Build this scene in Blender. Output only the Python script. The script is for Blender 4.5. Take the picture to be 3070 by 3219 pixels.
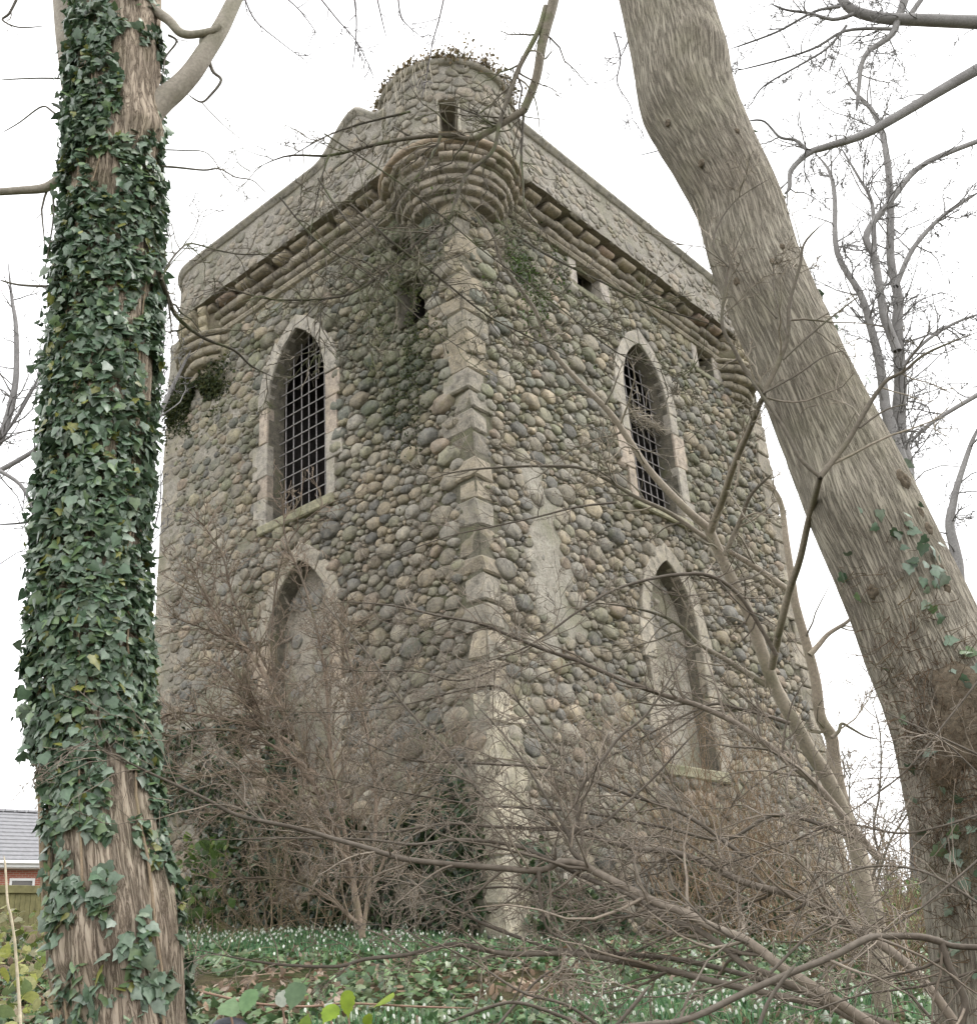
import bpy, math, random
import numpy as np
from mathutils import Matrix, Vector
for o in list(bpy.data.objects): bpy.data.objects.remove(o, do_unlink=True)
SC = bpy.context.scene
COL = SC.collection

# ------------------------------------------------------------------ camera, sky, sun, exposure
ROLL, PITCH, FOC, AZ = -0.0755992, 0.4035858, 3319.64, 0.8789262
PPX, PPY = 1535.0, 1609.5
_cp, _sp = math.cos(PITCH), math.sin(PITCH)
FW = np.array([0, _cp, _sp]); _u0 = np.array([0, -_sp, _cp]); _r0 = np.array([1.0, 0, 0])
CR = math.cos(ROLL)*_r0 + math.sin(ROLL)*_u0
CU = -math.sin(ROLL)*_r0 + math.cos(ROLL)*_u0
cam = bpy.data.cameras.new('camera'); camo = bpy.data.objects.new('camera', cam); COL.objects.link(camo)
cam.sensor_fit = 'HORIZONTAL'; cam.sensor_width = 36.0; cam.lens = 36.0*FOC/3070.0
cam.clip_start = 0.05; cam.clip_end = 2000
camo.matrix_world = Matrix(((CR[0], CU[0], -FW[0], 0), (CR[1], CU[1], -FW[1], 0), (CR[2], CU[2], -FW[2], 0), (0, 0, 0, 1)))
SC.camera = camo
SUN_EL, SUN_AZ = math.radians(50), math.radians(75)     # azimuth clockwise from +Y
W = bpy.data.worlds.new('World'); SC.world = W; W.use_nodes = True
nt = W.node_tree; nt.nodes.clear()
sky = nt.nodes.new('ShaderNodeTexSky'); sky.sky_type = 'NISHITA'; sky.sun_disc = False
sky.sun_elevation = SUN_EL; sky.sun_rotation = SUN_AZ; sky.dust_density = 6.0; sky.air_density = 1.0; sky.ozone_density = 1.0
hs = nt.nodes.new('ShaderNodeHueSaturation'); hs.inputs['Saturation'].default_value = 0.15
veil = nt.nodes.new('ShaderNodeMix'); veil.data_type = 'RGBA'; veil.inputs[0].default_value = 0.82      # even layer of cloud over the clear sky
veil.inputs[7].default_value = (7.75, 7.75, 7.8, 1)
bg = nt.nodes.new('ShaderNodeBackground'); bg.inputs['Strength'].default_value = 0.15
wo = nt.nodes.new('ShaderNodeOutputWorld')
nt.links.new(sky.outputs[0], hs.inputs['Color']); nt.links.new(hs.outputs[0], veil.inputs[6]); nt.links.new(veil.outputs[2], bg.inputs['Color']); nt.links.new(bg.outputs[0], wo.inputs[0])
sl = bpy.data.lights.new('sun', 'SUN'); sl.energy = 0.9; sl.angle = math.radians(24); sl.color = (1.0, 0.965, 0.92)
so = bpy.data.objects.new('sun', sl); COL.objects.link(so)
_sd = Vector((math.sin(SUN_AZ)*math.cos(SUN_EL), math.cos(SUN_AZ)*math.cos(SUN_EL), math.sin(SUN_EL)))
so.rotation_euler = _sd.to_track_quat('Z', 'Y').to_euler(); so.location = _sd*60
SC.cycles.max_bounces = 5; SC.cycles.diffuse_bounces = 3; SC.cycles.glossy_bounces = 2; SC.cycles.use_adaptive_sampling = True; SC.cycles.adaptive_threshold = 0.03
SC.view_settings.view_transform = 'Standard'; SC.view_settings.look = 'None'
SC.view_settings.exposure = 1.0; SC.view_settings.gamma = 1.0; SC.view_settings.use_curve_mapping = False

# ------------------------------------------------------------------ helpers
RS = np.random.RandomState(7)
def at(px, py, Y):
    """pixel of the photograph -> world point standing at forward distance Y (metres)"""
    d = (px-PPX)*CR - (py-PPY)*CU + FOC*FW
    return d*(Y/d[1])
def _hash(i, j, k, s):
    n = (i*374761393 + j*668265263 + k*2147483647 + s*1274126177) & 0xffffffff
    n = ((n ^ (n >> 13))*1274126177) & 0xffffffff
    n = (n ^ (n >> 16)) & 0xffffff
    return n/float(0xffffff)
def vn(P, s=0):
    P = np.asarray(P, float); I = np.floor(P).astype(np.int64); F = P-I; F = F*F*(3-2*F)
    r = 0
    for a in (0, 1):
        for b in (0, 1):
            for c in (0, 1):
                w = (F[..., 0] if a else 1-F[..., 0])*(F[..., 1] if b else 1-F[..., 1])*(F[..., 2] if c else 1-F[..., 2])
                r = r + w*_hash(I[..., 0]+a, I[..., 1]+b, I[..., 2]+c, s)
    return r
def fbm(P, o=3, s=0):
    P = np.asarray(P, float); r = 0; a = 0.5
    for i in range(o): r = r + a*vn(P*(2.03**i), s+i*17); a *= 0.5
    return r/(1-0.5**o)
def sst(a, b, x):
    t = np.clip((np.asarray(x, float)-a)/(b-a), 0, 1); return t*t*(3-2*t)

class MB:
    """collects vertices, quads, tris and a per-vertex colour"""
    def __init__(s): s.v = []; s.q = []; s.t = []; s.c = []; s.uv = []; s.n = 0
    def add(s, V, Q=None, T=None, col=None, uv=None):
        V = np.asarray(V, float).reshape(-1, 3)
        if Q is not None and len(Q): s.q.append(np.asarray(Q).reshape(-1, 4)+s.n)
        if T is not None and len(T): s.t.append(np.asarray(T).reshape(-1, 3)+s.n)
        s.v.append(V)
        if col is None: col = (1, 1, 1)
        col = np.asarray(col, float)
        s.c.append(np.broadcast_to(col, (len(V), 3)) if col.ndim == 1 else col)
        s.uv.append(np.zeros((len(V), 2)) if uv is None else np.asarray(uv, float))
        s.n += len(V)
    def mesh(s, name, smooth=True):
        me = bpy.data.meshes.new(name)
        V = np.concatenate(s.v) if s.v else np.zeros((0, 3))
        Q = np.concatenate(s.q) if s.q else np.zeros((0, 4), int)
        T = np.concatenate(s.t) if s.t else np.zeros((0, 3), int)
        me.vertices.add(len(V)); me.vertices.foreach_set('co', V.astype(np.float32).ravel())
        L = np.concatenate([Q.ravel(), T.ravel()]).astype(np.int32)
        me.loops.add(len(L)); me.loops.foreach_set('vertex_index', L)
        me.polygons.add(len(Q)+len(T))
        st = np.concatenate([np.arange(len(Q))*4, len(Q)*4+np.arange(len(T))*3]).astype(np.int32)
        me.polygons.foreach_set('loop_start', st)
        me.polygons.foreach_set('use_smooth', np.full(len(Q)+len(T), smooth, dtype=bool))
        me.update(calc_edges=True)
        C = np.concatenate(s.c); a = me.attributes.new('col', 'FLOAT_COLOR', 'POINT')
        a.data.foreach_set('color', np.concatenate([C, np.ones((len(C), 1))], 1).astype(np.float32).ravel())
        U = np.concatenate(s.uv)
        if np.any(U):
            b = me.attributes.new('tuv', 'FLOAT2', 'POINT'); b.data.foreach_set('vector', U.astype(np.float32).ravel())
        return me
    def obj(s, name, mat, parent=None, smooth=True, loc=None, **kw):
        if loc is not None:
            loc = np.asarray(loc, float); s.v = [v-loc for v in s.v]
        return mkobj(name, s.mesh(name, smooth), mat, parent, loc, **kw)
def mkobj(name, me, mat, parent=None, loc=None, **kw):
    o = bpy.data.objects.new(name, me); COL.objects.link(o)
    if mat is not None and len(me.materials) == 0: me.materials.append(mat)
    if parent is not None:
        o.parent = parent
        pm = PLOC.get(parent.name, (0, 0, 0)); l = np.asarray(loc if loc is not None else (0, 0, 0), float)-np.asarray(pm)
        o.location = l
        PLOC[o.name] = tuple(np.asarray(pm)+l)
    else:
        if loc is not None: o.location = loc
        PLOC[o.name] = tuple(loc) if loc is not None else (0, 0, 0)
    for k, v in kw.items(): o[k] = v
    return o
PLOC = {}
def thing(name, label, cat, loc=(0, 0, 0), group=None):
    o = bpy.data.objects.new(name, None); COL.objects.link(o); o.location = loc; o.empty_display_size = 0.2
    PLOC[o.name] = tuple(loc); o['label'] = label; o['category'] = cat
    if group: o['group'] = group
    return o
def tag(o, label, cat, group=None, kind=None):
    o['label'] = label; o['category'] = cat
    if group: o['group'] = group
    if kind: o['kind'] = kind
    return o

def tubes(mb, P, R, sides=4, col=None, cap=False):
    """P (N,K,3) polylines, R (N,K) radii"""
    P = np.asarray(P, float); R = np.asarray(R, float)
    if P.ndim == 2: P = P[None]; R = R[None]
    N, K, _ = P.shape
    T = np.gradient(P, axis=1); T /= np.linalg.norm(T, axis=2, keepdims=True)+1e-9
    m = np.abs((P[:, -1]-P[:, 0])); ax = np.argmin(m, axis=1)
    ref = np.eye(3)[ax][:, None, :]
    B = np.cross(T, ref); B /= np.linalg.norm(B, axis=2, keepdims=True)+1e-9
    Nn = np.cross(B, T)
    a = np.arange(sides)/sides*2*math.pi
    V = P[:, :, None, :] + R[:, :, None, None]*(np.cos(a)[None, None, :, None]*B[:, :, None, :] + np.sin(a)[None, None, :, None]*Nn[:, :, None, :])
    idx = np.arange(N*K*sides).reshape(N, K, sides)
    i0 = idx[:, :-1, :]; i1 = idx[:, 1:, :]
    Q = np.stack([i0, np.roll(i0, -1, 2), np.roll(i1, -1, 2), i1], -1).reshape(-1, 4)
    if col is not None:
        col = np.asarray(col, float)
        if col.ndim == 2: col = np.repeat(col, K*sides, 0)
    mb.add(V.reshape(-1, 3), Q, None, col)

def catmull(P, n):
    P = np.asarray(P, float); m = len(P)
    t = np.linspace(0, m-1, n); i = np.clip(np.floor(t).astype(int), 0, m-2); f = (t-i)[:, None]
    g = lambda k: P[np.clip(k, 0, m-1)]
    p0, p1, p2, p3 = g(i-1), g(i), g(i+1), g(i+2)
    return 0.5*((2*p1)+(-p0+p2)*f+(2*p0-5*p1+4*p2-p3)*f*f+(-p0+3*p1-3*p2+p3)*f**3)

# ------------------------------------------------------------------ materials
class NT:
    def __init__(s, name):
        s.m = bpy.data.materials.new(name); s.m.use_nodes = True; s.t = s.m.node_tree
        s.b = s.t.nodes['Principled BSDF']; s.o = s.t.nodes['Material Output']
    def n(s, ty, **kw):
        x = s.t.nodes.new(ty)
        for k, v in kw.items(): setattr(x, k, v)
        return x
    def l(s, a, b): s.t.links.new(a, b)
    def noise(s, vec, scale, detail=4, rough=0.6, dist=0.0):
        x = s.n('ShaderNodeTexNoise'); x.inputs['Scale'].default_value = scale; x.inputs['Detail'].default_value = detail
        x.inputs['Roughness'].default_value = rough; x.inputs['Distortion'].default_value = dist
        if vec is not None: s.l(vec, x.inputs['Vector'])
        return x.outputs['Fac']
    def ramp(s, f, stops):
        x = s.n('ShaderNodeValToRGB'); e = x.color_ramp.elements
        while len(e) < len(stops): e.new(0.5)
        for i, (p, c) in enumerate(stops): e[i].position = p; e[i].color = (*c, 1) if len(c) == 3 else c
        s.l(f, x.inputs[0]); return x.outputs[0]
    def mix(s, f, a, b, mode='MIX'):
        x = s.n('ShaderNodeMix', data_type='RGBA', blend_type=mode)
        if isinstance(f, (int, float)): x.inputs[0].default_value = f
        else: s.l(f, x.inputs[0])
        for k, v in ((6, a), (7, b)):
            if isinstance(v, (tuple, list)): x.inputs[k].default_value = (*v, 1)
            else: s.l(v, x.inputs[k])
        return x.outputs[2]
    def math(s, op, a, b=0.0):
        x = s.n('ShaderNodeMath', operation=op)
        for k, v in ((0, a), (1, b)):
            if isinstance(v, (int, float)): x.inputs[k].default_value = v
            else: s.l(v, x.inputs[k])
        return x.outputs[0]
    def bump(s, h, strength=0.5, dist=0.01, prev=None):
        x = s.n('ShaderNodeBump'); x.inputs['Strength'].default_value = strength; x.inputs['Distance'].default_value = dist
        s.l(h, x.inputs['Height'])
        if prev is not None: s.l(prev, x.inputs['Normal'])
        return x.outputs[0]
    def pos(s): return s.n('ShaderNodeNewGeometry').outputs['Position']
    def attr(s, nm, out='Color'):
        x = s.n('ShaderNodeAttribute'); x.attribute_name = nm; return x.outputs[out]
    def done(s, col, rough=0.85, normal=None, spec=0.3):
        if isinstance(col, (tuple, list)): s.b.inputs['Base Color'].default_value = (*col, 1)
        else: s.l(col, s.b.inputs['Base Color'])
        if isinstance(rough, (int, float)): s.b.inputs['Roughness'].default_value = rough
        else: s.l(rough, s.b.inputs['Roughness'])
        s.b.inputs['Specular IOR Level'].default_value = spec
        if normal is not None: s.l(normal, s.b.inputs['Normal'])
        return s.m

def stone_mat(name, moss=0.35, bumpd=0.012, smear=0.0):
    k = NT(name); p = k.pos(); c = k.attr('col')
    n1 = k.noise(p, 9, 4, 0.65); n2 = k.noise(p, 46, 3, 0.75); n3 = k.noise(p, 2.3, 2, 0.6)
    c = k.mix(1.0, c, k.ramp(n1, [(0.28, (0.5, 0.5, 0.5)), (0.5, (1, 1, 1)), (0.74, (1.42, 1.38, 1.3))]), 'MULTIPLY')
    c = k.mix(1.0, c, k.ramp(n2, [(0.3, (0.72, 0.72, 0.72)), (0.6, (1.08, 1.08, 1.08))]), 'MULTIPLY')
    mz = k.ramp(k.math('MULTIPLY', n3, k.math('ADD', n1, 0.35)), [(0.46, (0, 0, 0)), (0.62, (moss, moss, moss))])
    c = k.mix(mz, c, (0.095, 0.105, 0.048))
    lich = k.ramp(k.noise(p, 17, 3, 0.5), [(0.66, (0, 0, 0)), (0.72, (0.35, 0.35, 0.35))])
    c = k.mix(lich, c, (0.42, 0.41, 0.36))
    if smear: c = k.mix(k.ramp(k.noise(p, 5.5, 4, 0.75), [(0.5, (0, 0, 0)), (0.62, (smear, smear, smear))]), c, (0.30, 0.275, 0.23))     # old lime smeared over the faces
    h = k.math('ADD', n1, k.math('MULTIPLY', n2, 0.5))
    return k.done(c, 0.9, k.bump(h, 0.8, bumpd), 0.25)
M_COBBLE = stone_mat('cobble stone', 0.52, 0.026, 0.42)
M_DRESSED = stone_mat('dressed sandstone', 0.30, 0.007)
M_QUOIN = stone_mat('weathered quoin stone', 0.45, 0.03, 0.35)
M_MOULD = stone_mat('weathered moulding stone', 0.6, 0.015)
def mortar_mat(name, base, moss):
    k = NT(name); p = k.pos(); c = k.attr('col')
    n1 = k.noise(p, 5, 4, 0.7); n2 = k.noise(p, 33, 5, 0.75); n3 = k.noise(p, 1.1, 3, 0.6)
    c = k.mix(1.0, c, base, 'MULTIPLY')
    c = k.mix(1.0, c, k.ramp(n1, [(0.28, (0.6, 0.58, 0.54)), (0.5, (0.95, 0.95, 0.94)), (0.75, (1.25, 1.22, 1.18))]), 'MULTIPLY')
    c = k.mix(1.0, c, k.ramp(n2, [(0.32, (0.6, 0.6, 0.6)), (0.55, (1.05, 1.05, 1.05))]), 'MULTIPLY')
    mz = k.ramp(k.math('MULTIPLY', n3, k.math('ADD', n1, 0.4)), [(0.42, (0, 0, 0)), (0.58, (moss, moss, moss))])
    c = k.mix(mz, c, (0.12, 0.13, 0.06))
    h = k.math('ADD', n1, k.math('MULTIPLY', n2, 0.9))
    return k.done(c, 0.95, k.bump(h, 0.9, 0.02), 0.15)
M_MORTAR = mortar_mat('lime mortar', (0.36, 0.335, 0.29), 0.45)
M_HARL = mortar_mat('parapet rubble harling', (0.37, 0.345, 0.305), 0.35)
def simple(name, col, rough=0.8, nscale=12, var=0.35, bumpd=0.004, spec=0.3, metallic=0.0):
    k = NT(name); p = k.pos(); n = k.noise(p, nscale, 5, 0.65)
    lo = tuple(c*(1-var) for c in col); hi = tuple(min(1, c*(1+var)) for c in col)
    c = k.ramp(n, [(0.28, lo), (0.72, hi)]); k.b.inputs['Metallic'].default_value = metallic
    return k.done(c, rough, k.bump(n, 0.6, bumpd), spec)
M_IRON = simple('rusty iron bar', (0.30, 0.285, 0.28), 0.6, 40, 0.4, 0.001, 0.4, 0.1)
M_DARKROOM = simple('unlit interior shade', (0.05, 0.045, 0.042), 0.95, 5, 0.5)  # near-black base colour stands in for the darkness of the unlit room
M_WOODBOARD = simple('old timber', (0.16, 0.13, 0.10), 0.85, 14, 0.4)
def bark_mat(name, c0, c1, c2, sc=(1.0, 0.16), freq=38, bd=0.012, moss=0.0, mosscol=(0.13, 0.14, 0.06)):
    k = NT(name); a = k.n('ShaderNodeAttribute'); a.attribute_name = 'tuv'
    mp = k.n('ShaderNodeMapping'); mp.inputs['Scale'].default_value = (sc[0], sc[1], 1); k.l(a.outputs['Vector'], mp.inputs['Vector'])
    n1 = k.noise(mp.outputs[0], freq, 5, 0.65, 0.8); n2 = k.noise(mp.outputs[0], freq*3.1, 4, 0.6); p = k.pos(); n3 = k.noise(p, 2.2, 4, 0.6)
    c = k.ramp(n1, [(0.34, c2), (0.462, c1), (0.495, c0), (0.528, c1), (0.66, c2)])
    c = k.mix(1.0, c, k.ramp(n2, [(0.3, (0.82, 0.82, 0.82)), (0.65, (1.06, 1.06, 1.06))]), 'MULTIPLY')
    c = k.mix(1.0, c, k.attr('col'), 'MULTIPLY')
    c = k.mix(1.0, c, k.ramp(n3, [(0.3, (0.82, 0.8, 0.78)), (0.7, (1.12, 1.13, 1.12))]), 'MULTIPLY')
    if moss:
        mz = k.ramp(k.noise(p, 3.4, 4, 0.65), [(0.5, (0, 0, 0)), (0.68, (moss, moss, moss))]); c = k.mix(mz, c, mosscol)
    h = k.math('ADD', k.math('MULTIPLY', k.math('MINIMUM', k.math('ABSOLUTE', k.math('SUBTRACT', n1, .495)), .06), 14.0), k.math('MULTIPLY', n2, 0.5))
    return k.done(c, 0.92, k.bump(h, 0.8, bd), 0.2)
M_BARK_LEAN = bark_mat('ridged grey brown bark', (0.17, 0.145, 0.115), (0.365, 0.33, 0.272), (0.40, 0.362, 0.30), (1.0, 0.055), 80, 0.008, 0.22, (0.29, 0.28, 0.18))
M_BARK_IVY = bark_mat('scaly buff bark', (0.18, 0.14, 0.105), (0.36, 0.295, 0.23), (0.44, 0.375, 0.30), (1.0, 0.11), 42, 0.010, 0.2, (0.15, 0.16, 0.07))
def twig_mat(name, c0, c1, moss=0.0):
    k = NT(name); p = k.pos(); n = k.noise(p, 3.5, 4, 0.6); n2 = k.noise(p, 60, 3, 0.6)
    c = k.ramp(n, [(0.3, c0), (0.7, c1)]); c = k.mix(1.0, c, k.attr('col'), 'MULTIPLY')
    c = k.mix(1.0, c, k.ramp(n2, [(0.3, (0.75, 0.75, 0.75)), (0.7, (1.15, 1.15, 1.15))]), 'MULTIPLY')
    if moss: c = k.mix(k.ramp(k.noise(p, 4.3, 3, 0.6), [(0.5, (0, 0, 0)), (0.65, (moss, moss, moss))]), c, (0.10, 0.12, 0.04))
    return k.done(c, 0.75, k.bump(n2, 0.5, 0.002), 0.35)
M_TWIG = twig_mat('grey brown twig bark', (0.18, 0.148, 0.115), (0.36, 0.32, 0.27))
M_TWIG_OLIVE = twig_mat('olive brown shrub bark', (0.20, 0.168, 0.13), (0.32, 0.275, 0.22), 0.25)
M_TWIG_MOSSY = twig_mat('mossy branch bark', (0.15, 0.13, 0.10), (0.25, 0.215, 0.175), 0.7)
M_TWIG_GREY = twig_mat('smooth pale grey bark', (0.30, 0.275, 0.23), (0.42, 0.39, 0.335), 0.25)
M_TWIG_BACK = twig_mat('background tree bark', (0.20, 0.19, 0.18), (0.29, 0.28, 0.265))
def leaf_mat(name, rough=0.45, spec=0.5, trans=0.25):
    k = NT(name); p = k.pos(); c = k.attr('col'); n = k.noise(p, 45, 3, 0.6)
    oi = k.n('ShaderNodeObjectInfo').outputs['Random']
    c = k.mix(1.0, c, k.ramp(n, [(0.3, (0.75, 0.78, 0.75)), (0.7, (1.2, 1.18, 1.15))]), 'MULTIPLY')
    c = k.mix(1.0, c, k.ramp(oi, [(0.0, (0.8, 0.8, 0.8)), (1.0, (1.2, 1.2, 1.2))]), 'MULTIPLY')
    k.done(c, rough, None, spec)
    tr = k.n('ShaderNodeBsdfTranslucent'); k.l(c, tr.inputs['Color']); mx = k.n('ShaderNodeMixShader'); mx.inputs[0].default_value = trans
    k.l(k.b.outputs[0], mx.inputs[1]); k.l(tr.outputs[0], mx.inputs[2]); k.l(mx.outputs[0], k.o.inputs[0])
    return k.m
M_LEAF = leaf_mat('glossy ivy leaf', 0.34, 0.55, 0.15)
M_HERB = leaf_mat('soft herb leaf', 0.6, 0.3, 0.3)
M_PETAL = leaf_mat('snowdrop petal', 0.6, 0.3, 0.35)

# ------------------------------------------------------------------ ground
def gz(x, y):
    x = np.asarray(x, float); y = np.asarray(y, float)
    b = np.interp(y, [-60, -5, 0, 3, 5, 7, 9, 11, 14, 20, 28, 40, 120, 900], [-6, -2.0, -1.6, -0.95, -0.52, -0.28, -0.03, 0.17, 0.36, 0.5, 0.6, 0.85, 4.2, 30])
    side = np.where(x < 0, -0.06*np.maximum(x, -16), -0.12*np.minimum(x, 7))*sst(3, 9, y)
    return b+side+0.10*(fbm(np.stack([x*0.55, y*0.55, 0*x], -1), 3, 5)-0.5)
def ground():
    mb = MB()
    xs = np.unique(np.concatenate([np.linspace(-9, 7, 170), -9-np.geomspace(0.3, 500, 30), 7+np.geomspace(0.3, 500, 30)]))
    ys = np.unique(np.concatenate([np.linspace(2, 17, 170), 2-np.geomspace(0.3, 60, 14), 17+np.geomspace(0.3, 800, 34)]))
    X, Y = np.meshgrid(xs, ys); Z = gz(X, Y)+0.03*(fbm(np.stack([X*4, Y*4, 0*X], -1), 3, 9)-0.5)
    n, m = X.shape; id_ = np.arange(n*m).reshape(n, m)
    Q = np.stack([id_[:-1, :-1], id_[:-1, 1:], id_[1:, 1:], id_[1:, :-1]], -1).reshape(-1, 4)
    mb.add(np.stack([X, Y, Z], -1).reshape(-1, 3), Q)
    k = NT('woodland floor'); p = k.pos(); n1 = k.noise(p, 1.3, 5, 0.65); n2 = k.noise(p, 14, 5, 0.7); n3 = k.noise(p, 60, 3, 0.7)
    c = k.ramp(n1, [(0.35, (0.10, 0.075, 0.05)), (0.5, (0.09, 0.085, 0.045)), (0.62, (0.06, 0.095, 0.035))])
    c = k.mix(1.0, c, k.ramp(n2, [(0.3, (0.5, 0.5, 0.5)), (0.7, (1.35, 1.3, 1.25))]), 'MULTIPLY')
    mt = k.done(c, 0.95, k.bump(k.math('ADD', n2, n3), 0.9, 0.04), 0.1)
    g = mb.obj('ground', mt); g['kind'] = 'structure'
ground()

# ------------------------------------------------------------------ tower frame
DR = np.array([math.cos(AZ), math.sin(AZ), 0]); DL = np.array([-math.sin(AZ), math.cos(AZ), 0])
NR = np.array([math.sin(AZ), -math.cos(AZ), 0]); NL = np.array([-math.cos(AZ), -math.sin(AZ), 0])
CC = np.array([-0.12076, 10.99934, 0.0]); LR, LL = 8.15, 6.46; UP = np.array([0, 0, 1.0])
def fR(s, z, o): s, z, o = np.broadcast_arrays(s, z, o); return CC+s[..., None]*DR+z[..., None]*UP+o[..., None]*NR
def fL(s, z, o): s, z, o = np.broadcast_arrays(s, z, o); return CC+s[..., None]*DL+z[..., None]*UP+o[..., None]*NL
TOWER = thing('stone_tower', 'square cobblestone tower with round corner turret and pointed barred windows', 'tower', tuple(CC+np.array([0, 0, 0.1])))
PAL = np.array([(0.265, 0.24, 0.20), (0.25, 0.235, 0.21), (0.19, 0.185, 0.175), (0.30, 0.26, 0.205), (0.285, 0.235, 0.19), (0.235, 0.225, 0.175), (0.285, 0.262, 0.225), (0.33, 0.285, 0.22)])
PAL = PAL*np.array([1.0, .995, .945])
PALW = np.array([.2, .18, .13, .14, .07, .12, .1, .06])
def pcol(rs, n=None):
    i = rs.choice(len(PAL), n, p=PALW/PALW.sum()); c = PAL[i]
    return c*(rs.uniform(0.74, 1.22, np.shape(c)[:-1]+(1,) if n else 1))

def arch_poly(s0, s1, zs, zsp, zap, n=7, grow=0.0):
    m = (s0+s1)/2; w = (s1-s0)/2; h = zap-zsp; c = (h*h-w*w)/(2*w); r = c+w
    r2 = r+grow; a1 = math.acos(max(-1, min(1, c/r2)))
    pts = [(s0-grow, zs-grow*0.4), (s0-grow, zsp)]
    for i in range(1, n+1): a = a1*i/n; pts.append((m+c-r2*math.cos(a), zsp+r2*math.sin(a)))
    for i in range(n-1, -1, -1): a = a1*i/n; pts.append((m-c+r2*math.cos(a), zsp+r2*math.sin(a)))
    pts.append((s1+grow, zs-grow*0.4)); return np.array(pts)
def inpoly(S, Z, P):
    S = np.asarray(S, float); Z = np.asarray(Z, float); r = np.zeros(S.shape, bool); j = len(P)-1
    for i in range(len(P)):
        xi, yi = P[i]; xj, yj = P[j]
        c = ((yi > Z) != (yj > Z)) & (S < (xj-xi)*(Z-yi)/((yj-yi) if yj != yi else 1e-9)+xi); r ^= c; j = i
    return r
# openings: (face, kind, s0, s1, sill, spring, apex)
OPEN = [('R', 'lancet', 3.48, 4.70, 5.86, 7.66, 8.68), ('L', 'lancet', 2.54, 3.80, 5.78, 7.62, 8.68),
        ('R', 'blind', 3.36, 4.60, 2.15, 4.05, 5.05), ('L', 'blind', 2.48, 3.72, 2.10, 4.05, 5.05),
        ('R', 'small', 2.58, 3.20, 9.05, 9.60, 9.60), ('R', 'small', 6.02, 6.55, 9.02, 9.52, 9.52),
        ('L', 'small', 0.62, 1.10, 7.66, 8.32, 8.32), ('L', 'small', 0.85, 1.20, 8.72, 9.02, 9.02)]
def opoly(o, grow=0.0):
    _, k, s0, s1, zs, zp, za = o
    if k == 'small': return np.array([(s0-grow, zs-grow), (s0-grow, zp+grow), (s1+grow, zp+grow), (s1+grow, zs-grow)])
    return arch_poly(s0, s1, zs, zp, za, 7, grow)
def relief(face, s, z):
    s = np.asarray(s, float); z = np.asarray(z, float)
    nz = (fbm(np.stack([s*0.9, z*0.9, 0*s+(3 if face == 'R' else 8)], -1), 3, 2)-0.5)
    if face == 'L':
        f = np.maximum(0.78*sst(3.9, 4.7, s+nz), 0.62*sst(3.7, 2.4, z+nz*1.5)); f = np.maximum(f, 0.45*sst(8.75, 9.1, z)*sst(1.2, 1.8, s))
    else:
        f = 0.6*sst(3.7, 2.2, z+nz*1.5)
        e = ((s-(1.25-0.08*(z-4.6)))/0.48)**2+((z-4.55)/1.35)**2
        nh = fbm(np.stack([s*4.5, z*4.5, 0*s+2], -1), 3, 23)-.5; f = np.maximum(f, 1.02*sst(1.45, 0.55, e+nz*1.2+nh*2.2))
        f = np.maximum(f, 0.35*sst(8.85, 9.1, z))
    return np.clip(1-f, 0, 1)
def mortar_off(face, s, z):
    H = relief(face, s, z); P = np.stack([s*7, z*7, 0*s+1.7], -1)
    return 0.045*(1-H)-0.006*H+0.035*(fbm(P, 3, 31)-0.5)+0.02*(fbm(P*3.1, 2, 37)-0.5)*(1.3-H)
def excluded(face, s, z):
    s = np.asarray(s, float); z = np.asarray(z, float); L = LR if face == 'R' else LL
    r = (s < 0.27+0.09*np.sin(z*9.7+(0 if face == 'R' else 2.6))) | (s > L-0.42-0.1*np.sin(z*8+1)) | (z > 9.43)
    for o in OPEN:
        if o[0] == face: r |= inpoly(s, z, opoly(o, 0.19 if o[1] != 'small' else (0.12 if face == 'R' else 0.03)))
    tz = 0.42+math.sqrt(2)*0  # turret corbel area
    r |= (s < 1.0) & (z > 9.12)
    return r

def facegrid(mb, F, face, s0, s1, z0, z1, step, offf, holes=(), colf=None):
    ns = max(2, int((s1-s0)/step)); nz = max(2, int((z1-z0)/step))
    S, Z = np.meshgrid(np.linspace(s0, s1, ns+1), np.linspace(z0, z1, nz+1)); V = F(S, Z, offf(S, Z))
    id_ = np.arange((ns+1)*(nz+1)).reshape(nz+1, ns+1)
    sc = (S[:-1, :-1]+S[1:, 1:])/2; zc = (Z[:-1, :-1]+Z[1:, 1:])/2; keep = np.ones(sc.shape, bool)
    for h in holes: keep &= ~inpoly(sc, zc, h)
    a, b, c, d = id_[:-1, :-1], id_[:-1, 1:], id_[1:, 1:], id_[1:, :-1]
    Q = np.stack([a, b, c, d] if face == 'R' else [a, d, c, b], -1)[keep]
    mb.add(V.reshape(-1, 3), Q, None, colf(S, Z).reshape(-1, 3) if colf else None)

def wallcol(face):
    def f(S, Z):
        H = relief(face, S, Z); c = np.ones(S.shape+(3,))
        # pale lime render that survives on the foot of the corner and inside the bald patch
        k = sst(0.3, 0.0, H)[..., None]; c = c*(1-k)+k*np.array([1.13, 1.14, 1.14])
        d = sst(0.5, 1.0, H)[..., None]; c = c*(1-d)+d*np.array([0.5, 0.5, 0.46])   # shadow in the deep gaps between stones, put into the mortar colour
        return c
    return f
mb = MB()
for face, F, L in (('R', fR, LR), ('L', fL, LL)):
    facegrid(mb, F, face, 0.0, L, -0.6, 9.9, 0.055, lambda S, Z, f=face: mortar_off(f, S, Z), [opoly(o, 0.01) for o in OPEN if o[0] == face], wallcol(face))
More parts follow.
